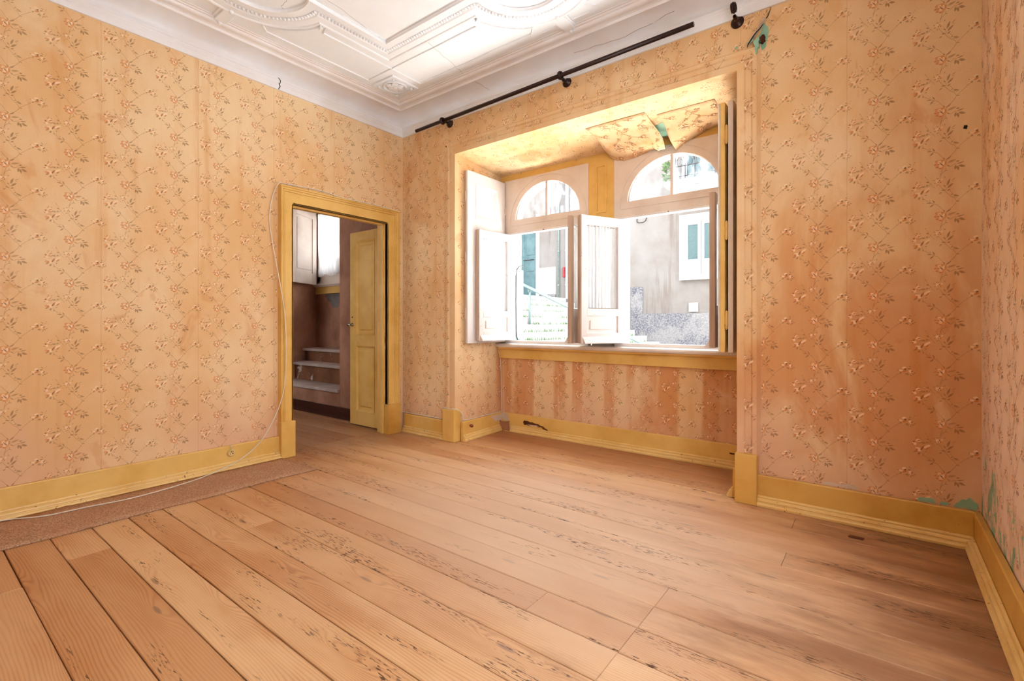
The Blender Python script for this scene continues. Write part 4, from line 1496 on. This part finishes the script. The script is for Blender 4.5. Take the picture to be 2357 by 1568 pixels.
# ================================================================== STREET
FB = 9.0
street = box('street', 'kerb', (-14, 14, .80, 14, -.9, -.45))
tag(street, 'pale stone street ground at the foot of the stairs', 'ground', kind='structure')
bounce_slab = box('reflector', 'limestone', (-6.0, 12.0, .87, 2.0, -.46, .42))  # unseen white slab added to bounce sun up through the windows
tag(bounce_slab, 'unseen added white pavement along the outer house wall', 'reflector', kind='structure')
stairs = empty('street_stairs', (0, 0, -.45))
tag(stairs, 'broad pale stone stairs climbing the street outside', 'stairs')
RISE, RUN = .150, .333
nst = 15
for k in range(nst):
    x1 = 1.30 - k * RUN
    m = MB()
    m.box(-8.0 if k == nst - 1 else x1 - RUN - .02, x1, 2.0, FB - .001, -.02 if k == 0 else k * RISE - .16, (k + 1) * RISE)
    m.build('step', 'kerb', stairs, .012)
# tufts of grass along the step joints
m = MB()
rg = random.Random(5)
for k in range(5, nst):
    x1 = 1.30 - k * RUN; zt = -.45 + k * RISE
    for c in range(16):
        yy = rg.uniform(2.8, FB - .2)
        for bl_ in range(10):
            bx, by = x1 + rg.uniform(0, .10), yy + rg.gauss(0, .10)
            hh = rg.uniform(.03, .11); dx, dy = rg.uniform(-.04, .04), rg.uniform(-.04, .04)
            m.add([(bx - .006, by, zt), (bx + .006, by, zt), (bx + dx, by + dy, zt + hh)], [(0, 1, 2)])
tag(m.build('grass_tufts', 'leaf', None, recalc=False), 'green grass growing in the joints of the street stairs', 'grass', kind='stuff')

rail = empty('stair_handrail', (-1.98, 5.0, 1.05))
tag(rail, 'grey-green metal handrail sloping along the street stairs', 'handrail')
ra, rb = ony(1195, 651, 5.0), ony(1317, 711, 5.0)
sl = (rb.z - ra.z) / (rb.x - ra.x)
P0 = Vector((-3.6, 5.0, ra.z + sl * (-3.6 - ra.x))); P1 = Vector((.9, 5.0, ra.z + sl * (.9 - ra.x)))
for oy in (-.05, .05):
    MB().tube([P0 + Vector((0, oy, 0)) - rail.location, P1 + Vector((0, oy, 0)) - rail.location], .022, 8).build('rail', 'rail', rail)
for xx in (-3.4, -1.98, -.30, .80):
    zt = ra.z + sl * (xx - ra.x) - .10
    kk = max(0, min(nst - 1, math.floor((1.30 - xx) / RUN))); zb = -.45 + (kk + 1) * RISE
    MB().tube([Vector((xx, 5.0, zb)) - rail.location, Vector((xx, 5.0, zt)) - rail.location], .024, 8).build('post', 'rail', rail)
    pts = [Vector((xx, 5.0 + .055 * math.sin(a), zt + .06 - .06 * math.cos(a))) - rail.location for a in [(-90 + 15 * q) * math.pi / 180 for q in range(13)]]
    MB().tube(pts, .013, 6).build('fork', 'rail', rail)

# building across the street
bld = empty('building', (0, FB, 0))
tag(bld, 'stained pale stucco house across the street with a stone base', 'building')


def bb(name, mat, x0, x1, y0, y1, z0, z1, parent=bld, bev=0.0):
    return MB().box(x0, x1, y0 - FB, y1 - FB, z0, z1).build(name, mat, parent, bev)


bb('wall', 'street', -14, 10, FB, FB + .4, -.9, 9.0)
# stone base, stepping up with the stairs
bb('stone_base', 'granite', -1.16, 10, FB - .04, FB + .01, -.45, 1.325)
bb('stone_base', 'granite', -1.48, -1.16, FB - .05, FB + .01, -.45, 2.03, bld, .01)
bb('render_panel', 'kerb', -4.46, -3.86, FB - .02, FB + .01, 1.75, 2.76)
bb('render_panel', 'granite', -4.46, -3.86, FB - .025, FB + .01, 1.4, 1.95)
bb('door_jamb', 'kerb', -4.55, -4.45, FB - .05, FB + .01, 1.6, 4.4)
# grey-green street door
dr = empty('street_door', (0, 0, 0), 0, bld)
for a, b in ((-5.42, -4.985), (-4.975, -4.55)):
    bb('door_leaf', 'door_green', a, b, FB - .03, FB + .01, 1.88, 4.3, dr)
    for z0, z1 in ((1.98, 2.55), (2.68, 3.05), (3.18, 4.15)):
        bb('door_panel', 'door_green', a + .07, b - .07, FB - .045, FB - .02, z0, z1, dr, .012)
bb('door_step', 'granite', -5.45, -4.5, FB - .12, FB + .01, 1.6, 1.88, dr, .01)
bb('lock_bar', 'iron', -5.02, -4.62, FB - .06, FB - .04, 3.02, 3.04, dr)
# drain pipes
for xx, r_, mt in ((-3.735, .022, 'rail'), (-3.44, .050, 'pipe')):
    MB().tube([(xx, -.06, 1.65), (xx, -.06, 8.5)], r_, 10).build('drain_pipe', mt, bld)
    for zz in (2.2, 3.2, 4.2):
        MB().lathe([(r_, -.02), (r_ + .012, -.018), (r_ + .012, .018), (r_, .02)], (xx, -.06, zz), (0, 0, 1), 10).build('pipe_collar', mt, bld)
bb('red_box', 'red', -3.57, -3.50, FB - .12, FB, 2.42, 2.72, bld, .02)
bb('black_bag', 'black_cable', -3.38, -3.28, FB - .14, FB, 2.46, 2.78, bld, .03)
bb('kerb_ledge', 'granite', -3.9, -2.9, FB - .25, FB + .01, 1.4, 1.78, bld, .01)


def street_window(x0, x1, z0, z1, parent):
    """white two-leaf casement with solid lower panels"""
    r = empty('street_window', (0, 0, 0), 0, parent)
    y = FB - .03
    m = MB()
    fw = .07
    bb('outer_frame', 'pvc', x0, x0 + fw, y - .05, FB, z0, z1, r, .006)
    bb('outer_frame', 'pvc', x1 - fw, x1, y - .05, FB, z0, z1, r, .006)
    bb('outer_frame', 'pvc', x0 + fw, x1 - fw, y - .05, FB, z1 - fw, z1, r, .006)
    bb('outer_frame', 'pvc', x0 + fw, x1 - fw, y - .05, FB, z0, z0 + fw, r, .006)
    xm = (x0 + x1) / 2
    for a, b in ((x0 + fw, xm - .006), (xm + .006, x1 - fw)):
        zp = z0 + .40
        bb('leaf_stile', 'pvc', a, a + .07, y - .075, FB, z0 + fw, z1 - fw, r, .006)
        bb('leaf_stile', 'pvc', b - .07, b, y - .075, FB, z0 + fw, z1 - fw, r, .006)
        bb('leaf_rail', 'pvc', a + .07, b - .07, y - .075, FB, z1 - fw - .08, z1 - fw, r, .006)
        bb('leaf_rail', 'pvc', a + .07, b - .07, y - .075, FB, zp - .05, zp + .03, r, .006)
        bb('lower_panel', 'pvc', a + .07, b - .07, y - .055, FB, z0 + fw, zp - .05, r)
        bb('panel_field', 'pvc', a + .10, b - .10, y - .065, FB, z0 + fw + .05, zp - .08, r, .006)
        bb('pane', 'glass_dark', a + .07, b - .07, y - .045, FB, zp + .03, z1 - fw - .08, r)
    return r


street_window(-.105, .80, 2.215, 3.646, bld)
bb('window_sill', 'kerb', -.17, .87, FB - .14, FB + .01, 2.14, 2.215, bld, .01)
bb('window_surround', 'kerb', -.20, -.105, FB - .03, FB + .01, 2.2, 3.65, bld)
bb('window_surround', 'kerb', -.20, .90, FB - .03, FB + .01, 3.65, 3.78, bld)
# balcony with wrought-iron railing above
bz = ony(1525, 432, 8.3).z
balc = empty('balcony', (0, 0, 0), 0, bld)
bx0, bx1 = ony(1527, 430, 8.3).x, 2.9
bb('slab', 'kerb', bx0, bx1, 8.3, FB, bz, bz + .13, balc, .02)
bb('slab_moulding', 'kerb', bx0 + .1, bx1 - .1, 8.45, FB, bz - .16, bz, balc, .03)
ry = 8.36 - FB
for zz in (.18, .42, 1.05):
    MB().tube([(bx0 + .05, ry, bz + .13 + zz - .1), (bx1 - .05, ry, bz + .13 + zz - .1)], .012, 6).build('railing_bar', 'iron', balc)
nb = 14
for k in range(nb + 1):
    xx = bx0 + .05 + (bx1 - bx0 - .1) * k / nb
    MB().tube([(xx, ry, bz + .13), (xx, ry, bz + 1.08)], .010, 6).build('baluster', 'iron', balc)
    if k < nb:
        xc = xx + (bx1 - bx0 - .1) / nb / 2
        pts = [(xc + .10 * math.cos(a) * (1 - a / 14), ry, bz + .55 + .16 * math.sin(a) * (1 - a / 14)) for a in [q * .45 for q in range(18)]]
        MB().tube(pts, .008, 5).build('scroll', 'iron', balc)
bb('balcony_door', 'glass_dark', .0, 1.0, FB - .05, FB + .01, bz + .2, bz + 2.2, balc)
bb('balcony_door_frame', 'pvc', -.12, 0.0, FB - .07, FB + .01, bz + .13, bz + 2.3, balc)
bb('balcony_door_frame', 'pvc', 1.0, 1.12, FB - .07, FB + .01, bz + .13, bz + 2.3, balc)
m = MB()
rg = random.Random(11)
for k in range(160):
    c = Vector((bx0 + .03 + rg.uniform(-.05, .16), ry - .04 + rg.gauss(0, .04), bz + .16 + rg.uniform(0, .75)))
    a = rg.uniform(0, 6.28); d = Vector((math.cos(a), math.sin(a), rg.uniform(-.6, .6))) * .07; e = Vector((-math.sin(a), math.cos(a), .3)) * .028
    m.add([c - d, c + e, c + d, c - e], [(0, 1, 2, 3)])
plant = m.build('climbing_plant', 'leaf', None, recalc=False)
plant.location = (0, FB, 0)
tag(plant, 'green climbing plant on the corner of the balcony across the street', 'plant')
# shop-sign style plaque with lines of print
pq = empty('wall_plaque', (0, 0, 0), 0, bld)
bb('plate', 'plaque', .045, .265, FB - .06, FB - .03, 1.36, 1.58, pq, .004)
for k in range(6):
    bb('print_line', 'rail', .07, .24 - .02 * (k % 3), FB - .0615, FB - .0595, 1.40 + k * .026, 1.406 + k * .026, pq)
hk = ony(1478, 505, FB)
MB().tube([(hk.x - .13, -.02, hk.z + .02), (hk.x - .12, -.06, hk.z - .06), (hk.x - .06, -.07, hk.z - .10), (hk.x + .06, -.07, hk.z - .10), (hk.x + .12, -.06, hk.z - .06), (hk.x + .13, -.02, hk.z + .02)], .012, 6).build('iron_hook', 'iron', bld)
# unseen tall block added to keep the sun off the stairs
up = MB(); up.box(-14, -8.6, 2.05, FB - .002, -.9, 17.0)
tag(up.build('stair_shade_block', 'street'), 'unseen tall block added to shade the street stairs', 'building')

# ================================================================== HALLWAY
hw = empty('wall_hall')
tag(hw, 'stained pinkish plaster wall of the hallway with a window niche', 'wall', kind='structure')
NX1, NBY = -1.10, .75
NLB, NLF = -2.86, -2.45
m = MB()
m.box(NX1, -.12, 0.0, .86, -.3, 3.2)
m.extrude([(-4.2, 0), (NLF, 0), (NLB, NBY), (NLB, .86), (-4.2, .86)], plan, -.3, 3.2)
m.box(NLB, NX1, 0.0, .86, 2.95, 3.2)
m.box(NLB, NX1, NBY, .86, -.3, 1.62)
m.box(NLB, -2.80, NBY, .86, 1.62, 2.95)
m.box(-1.45, NX1, NBY, .86, 1.62, 2.95)
m.box(NLB, NX1, NBY, .86, 2.72, 2.95)
m.build('plaster', 'hall', hw)
tag(box('wall_hall_end', 'hall', (-4.2, -4.0, -2.8, 0, -.3, 3.2)), 'far end wall of the hallway', 'wall', kind='structure')
m = MB()
m.box(-4.2, -2.5, -2.8, -2.6, -.3, 3.2); m.box(-1.3, -.12, -2.8, -2.6, -.3, 3.2); m.box(-2.5, -1.3, -2.8, -2.6, -.3, .95); m.box(-2.5, -1.3, -2.8, -2.6, 2.5, 3.2)
tag(m.build('wall_hall_side', 'hall'), 'side wall of the hallway facing the niche', 'wall', kind='structure')
m = MB()  # unseen window added to brighten the hall
m.box(-2.5, -2.44, -2.74, -2.68, .95, 2.5); m.box(-1.36, -1.3, -2.74, -2.68, .95, 2.5); m.box(-2.44, -1.36, -2.74, -2.68, .95, 1.02); m.box(-2.44, -1.36, -2.74, -2.68, 2.43, 2.5); m.box(-1.93, -1.87, -2.74, -2.68, 1.02, 2.43)
o = m.build('window_6', 'white_old')
tag(o, 'unseen white window added to light the hallway', 'window', kind='structure')
box('pane', 'glass', (-2.44, -1.36, -2.712, -2.709, 1.02, 2.43), o)
tag(box('ceiling_hall', 'hall', (-4.2, -.12, -2.8, .86, 3.0, 3.3)), 'hallway ceiling', 'ceiling', kind='structure')
hb = empty('baseboard_hall')
tag(hb, 'dark red skirting board of the hallway', 'baseboard', kind='structure')
MB().box(-4.0, -.12, -.035, 0, 0, .115).build('board', 'hall_base', hb, .003)
MB().extrude([(0, 0), (-.065, 0), (-.065, .012), (-.050, .026), (-.035, .034), (0, .034)], lambda y, z, x: (x, y, z), -4.0, -.12).build('foot_moulding', 'hall_base', hb)
patch('bare_patch', jag([(-2.35, .24), (-2.2, .20), (-2.05, .15), (-1.9, .13), (-1.9, .118), (-2.35, .118)], .012), lambda u, v, l: (u, -l, v), 'hall_bare', hw)
patch('bare_patch', jag([(-2.62, 1.58), (-2.30, 1.58), (-2.22, 1.52), (-2.28, 1.32), (-2.42, 1.28), (-2.50, 1.38), (-2.62, 1.46)], .012), lambda u, v, l: (u, NBY - l, v), 'hall_bare', hw)
# steps up into the niche
steps = empty('hall_steps', (-1.8, 0, 0))
tag(steps, 'three worn marble steps climbing into the hallway window niche', 'steps')


def stp(nm, mat, poly, z0, z1, bev=0.0):
    MB().extrude([(x + 1.8, y) for x, y in poly], plan, z0, z1).build(nm, mat, steps, bev)


def lx(y):
    return NLF + (NLB - NLF) * max(y, 0) / NBY + .004


for y0, y1, zt, xr in ((0.0, .26, .312, NX1), (.235, .50, .548, NX1), (.45, NBY, .722, NX1)):
    stp('riser', 'riser', [(lx(y0), y0 + .03), (xr, y0 + .03), (xr, y1), (lx(y1), y1)], zt - .235 if zt > .4 else 0.0, zt - .034)
    stp('tread', 'marble', [(lx(y0) - (.0 if y0 > 0 else -.0), y0 - .012 if y0 > 0 else -.030), (xr, y0 - .012 if y0 > 0 else -.030), (xr, y1 + .03 if y1 < NBY else y1), (lx(y1), y1 + .03 if y1 < NBY else y1)], zt - .036, zt, .004)
MB().box(-4 + 1.8, NX1 + 1.8, -.004, .03, .115, .28).build('lower_riser', 'hall', steps)
# niche window
wh = empty('window_5')
tag(wh, 'small white window in the hallway niche', 'window', kind='structure')
MB().box(-2.80, -2.72, NBY - .02, NBY + .05, 1.66, 2.72).build('frame_stile', 'white_old', wh, .003)
MB().box(-2.23, -2.16, NBY - .02, NBY + .05, 1.66, 2.72).build('frame_stile', 'white_old', wh, .003)
MB().box(-1.53, -1.45, NBY - .02, NBY + .05, 1.66, 2.72).build('frame_stile', 'white_old', wh, .003)
MB().box(-2.80, -1.45, NBY - .02, NBY + .05, 1.62, 1.84).build('bottom_rail', 'white_old', wh, .003)
MB().box(-2.80, -1.45, NBY - .02, NBY + .05, 2.64, 2.72).build('top_rail', 'white_old', wh, .003)
MB().box(-2.74, -1.5, NBY + .02, NBY + .024, 1.80, 2.66).build('pane', 'glass', wh)
MB().extrude([(NBY + .01, 1.60), (NBY - .06, 1.60), (NBY - .085, 1.625), (NBY - .085, 1.645), (NBY + .01, 1.655)], lambda y, z, x: (x, y, z), NLB + .05, NX1).build('sill', 'white_old', wh)
MB().box(NLB + .02, NX1, NBY - .03, NBY + .01, 1.50, 1.60).build('apron_board', 'yellow', wh, .003)
n, k = 60, 8
vs, fs = [], []
for i in range(n + 1):
    for j in range(k + 1):
        t, q = i / n, j / k
        vs.append((-2.74 + .56 * t + .02 * math.sin(9 * q) * (1 - q), NBY - .055 + .016 * math.sin(t * 34 + 2 * q) + .006 * math.sin(t * 80), 1.76 + (2.66 - 1.76) * q - .015 * math.sin(t * 12) * (1 - q)))
for i in range(n):
    for j in range(k):
        a = i * (k + 1) + j
        fs.append((a, a + 1, a + k + 2, a + k + 1))
m = MB(); m.add(vs, fs, True)
tag(m.build('sheer_curtain', 'sheer_hall', None, recalc=False), 'bright white sheer curtain over the hallway niche window', 'curtain')
sh3 = empty('window_shutter', (-2.80, .70, 1.63))
tag(sh3, 'white panelled shutter opened against the hallway niche wall', 'shutter')
dvec = Vector((NLF - NLB, -NBY)).normalized()
r3 = empty('leaf', (.055, -.03, 0), math.atan2(dvec.y, dvec.x), sh3)
m = MB(); W3, H3 = .60, 1.06
m.box(0, .10, -.014, .014, 0, H3); m.box(W3 - .10, W3, -.014, .014, 0, H3); m.box(.10, W3 - .10, -.014, .014, 0, .16); m.box(.10, W3 - .10, -.014, .014, H3 - .12, H3)
m.build('stiles_and_rails', 'white_old', r3, .003)
m = MB(); m.box(.10, W3 - .10, -.006, .004, .16, H3 - .12); m.box(.13, W3 - .13, -.006, .012, .20, H3 - .16)
m.build('panel', 'white_old', r3, .003)

# ================================================================== THINGS IN THE ROOM
# curtain rod with two ring brackets, and a third empty bracket
rod = empty('curtain_rod', (1.6, -.10, 2.915))
tag(rod, 'long dark bronze curtain rod above the window alcove', 'curtain rod')
ry, rz0, rz1 = -.10, 2.893, 2.935
MB().tube([(.315 - 1.6, 0, rz0 - 2.915), (2.885 - 1.6, 0, rz1 - 2.915)], .0155, 16).build('pole', 'iron', rod)


def bracket(x, z, wz, label):
    b = empty('curtain_bracket', (x, 0, wz))
    tag(b, label, 'bracket', 'curtain rod brackets')
    MB().lathe([(.001, .002), (.036, .002), (.038, -.004), (.034, -.012), (.026, -.015), (.022, -.022), (.012, -.026), (.011, -.050), (.014, -.056), (.011, -.062), (.010, -.078)],
               (0, 0, 0), (0, 1, 0), 22).build('wall_rose', 'iron', b)
    m = MB(); dz = z - wz
    for off, R, r_ in ((-.009, .0235, .0052), (0, .026, .0062), (.009, .0235, .0052)):
        m.tube([(off, -.10 + R * math.cos(a), dz + R * math.sin(a)) for a in [2 * math.pi * q / 24 for q in range(25)]], r_, 8, False)
    m.build('ring', 'iron', b)


zr = lambda x: rz0 + (rz1 - rz0) * (x - .315) / 2.57
bracket(.667, zr(.667), 2.906, 'dark bronze ring bracket holding the end of the curtain rod near the corner')
bracket(1.912, zr(1.912), 2.906, 'dark bronze ring bracket holding the middle of the curtain rod')
bracket(3.116, 2.944, 2.906, 'empty dark bronze ring bracket without a rod, beside the green paint patch')

# carpet strip
m = MB()
ny, nx = 60, 8
vs, fs = [], []
for j in range(ny + 1):
    yy = BWY + .07 + (-1.262 - BWY - .07) * j / ny
    for i in range(nx + 1):
        t = i / nx
        ridge = sum(.006 * math.exp(-((yy - c - .05 * (t - .5)) / .010) ** 2) for c in (-2.50, -2.56, -1.78))
        vs.append((.064 + (.47 + .008 * math.sin(yy * 9)) * t, yy - (.012 if j == ny else 0) * t + (0.03 * t if j == ny else 0), .009 + ridge))
base = len(vs)
for i in range(ny):
    for q in range(nx):
        a = i * (nx + 1) + q
        fs.append((a, a + 1, a + nx + 2, a + nx + 1))
m.add(vs, fs, True)
o = m.build('carpet_strip', 'carpet', None, recalc=False)
md = o.modifiers.new('thick', 'SOLIDIFY'); md.thickness = .009; md.offset = -1
tag(o, 'brown carpet strip lying along the left skirting board', 'carpet')

# cables


def smooth_path(pts, sub=6):
    P = [Vector(p) for p in pts]; out = []
    for i in range(len(P) - 1):
        a, b, c, d = P[max(i - 1, 0)], P[i], P[i + 1], P[min(i + 2, len(P) - 1)]
        for k in range(sub):
            t = k / sub
            out.append(.5 * ((2 * b) + (c - a) * t + (2 * a - 5 * b + 4 * c - d) * t * t + (3 * b - a - 3 * c + d) * t ** 3))
    out.append(P[-1]); return out


pts = [(.12, -3.3, .014), (.10, -3.0, .014), (.075, -2.79, .014), (.171, -2.637, .014), (.19, -2.457, .014), (.22, -2.267, .014), (.184, -2.029, .014), (.105, -1.80, .016)]
pts += [(.075, -1.61, .055), (.070, -1.487, .121), (.066, -1.390, .218), (.068, -1.290, .404), (.070, -1.240, .603), (.066, -1.229, .878), (.064, -1.240, 1.154), (.056, -1.280, 1.427),
        (.03, -1.318, 1.696), (.02, -1.338, 1.896), (.02, -1.312, 2.075), (.02, -1.262, 2.182), (.014, -1.22, 2.190), (.012, -1.12, 2.196), (.012, -.895, 2.203), (.012, -.688, 2.186), (.02, -.42, 2.187), (.03, -.095, 2.178),
        (.03, -.066, 2.160), (.02, -.060, 2.10), (.02, -.060, 1.2), (.02, -.058, .40), (.02, -.045, .20), (.04, -.012, .186)]
pts += [(.30, -.012, .184), (.55, -.012, .184), (.618, -.014, .190), (.627, -.030, .230), (.630, -.055, .296), (.70, -.072, .298), (.784, -.050, .298), (.790, .03, .25), (.792, .06, .186), (.790, .30, .186), (.785, .59, .19), (.760, .632, .22), (.752, .640, .50), (.752, .630, .72), (.765, .58, .80), (.79, .57, .86)]
cab = MB(); cab.tube(smooth_path(pts), .0036, 8)
tag(cab.build('white_cable', 'cable', None), 'thin white cable looping from the carpet around the door casing', 'cable')

# round socket on the left skirting
sk = empty('round_socket', (.030, -1.625, .122))
tag(sk, 'small round ceramic wall socket on the left skirting board', 'socket')
MB().lathe([(.026, 0), (.026, .012), (.022, .020), (.018, .023), (.016, .020), (.001, .0195)], (0, 0, 0), (1, 0, 0), 24).build('body', 'socket', sk)
for a in (90, 210, 330):
    MB().lathe([(.0035, .019), (.0035, .0205), (.0005, .0206)], (0, .009 * math.cos(math.radians(a)), .009 * math.sin(math.radians(a))), (1, 0, 0), 10).build('pin_hole', 'dark', sk)
MB().tube([(.008, 0, .024), (.009, .002, .040), (.004, .001, .056)], .0035, 7).build('lead', 'cable', sk)
# knob on the alcove skirting
kb = MB(); kb.lathe([(.006, 0), (.006, .012), (.014, .016), (.016, .024), (.013, .034), (.001, .036)], (.807, .11, .130), (1, 0, 0), 16)
tag(kb.build('door_stop_knob', 'knob', None), 'small red-brown wooden knob on the alcove skirting', 'knob')
# splinter lying on the boards
c = onz(1970, 1238, 0)
patchm = MB(); patchm.extrude(jag([(-.03, -.012), (.03, -.016), (.034, .010), (-.026, .014)], .003, 3), lambda u, v, z: (c.x + u, c.y + v, z), .0, .004)
tag(patchm.build('wood_splinter', 'rot'), 'reddish brown splinter of wood on the floorboards near the worn skirting', 'splinter')
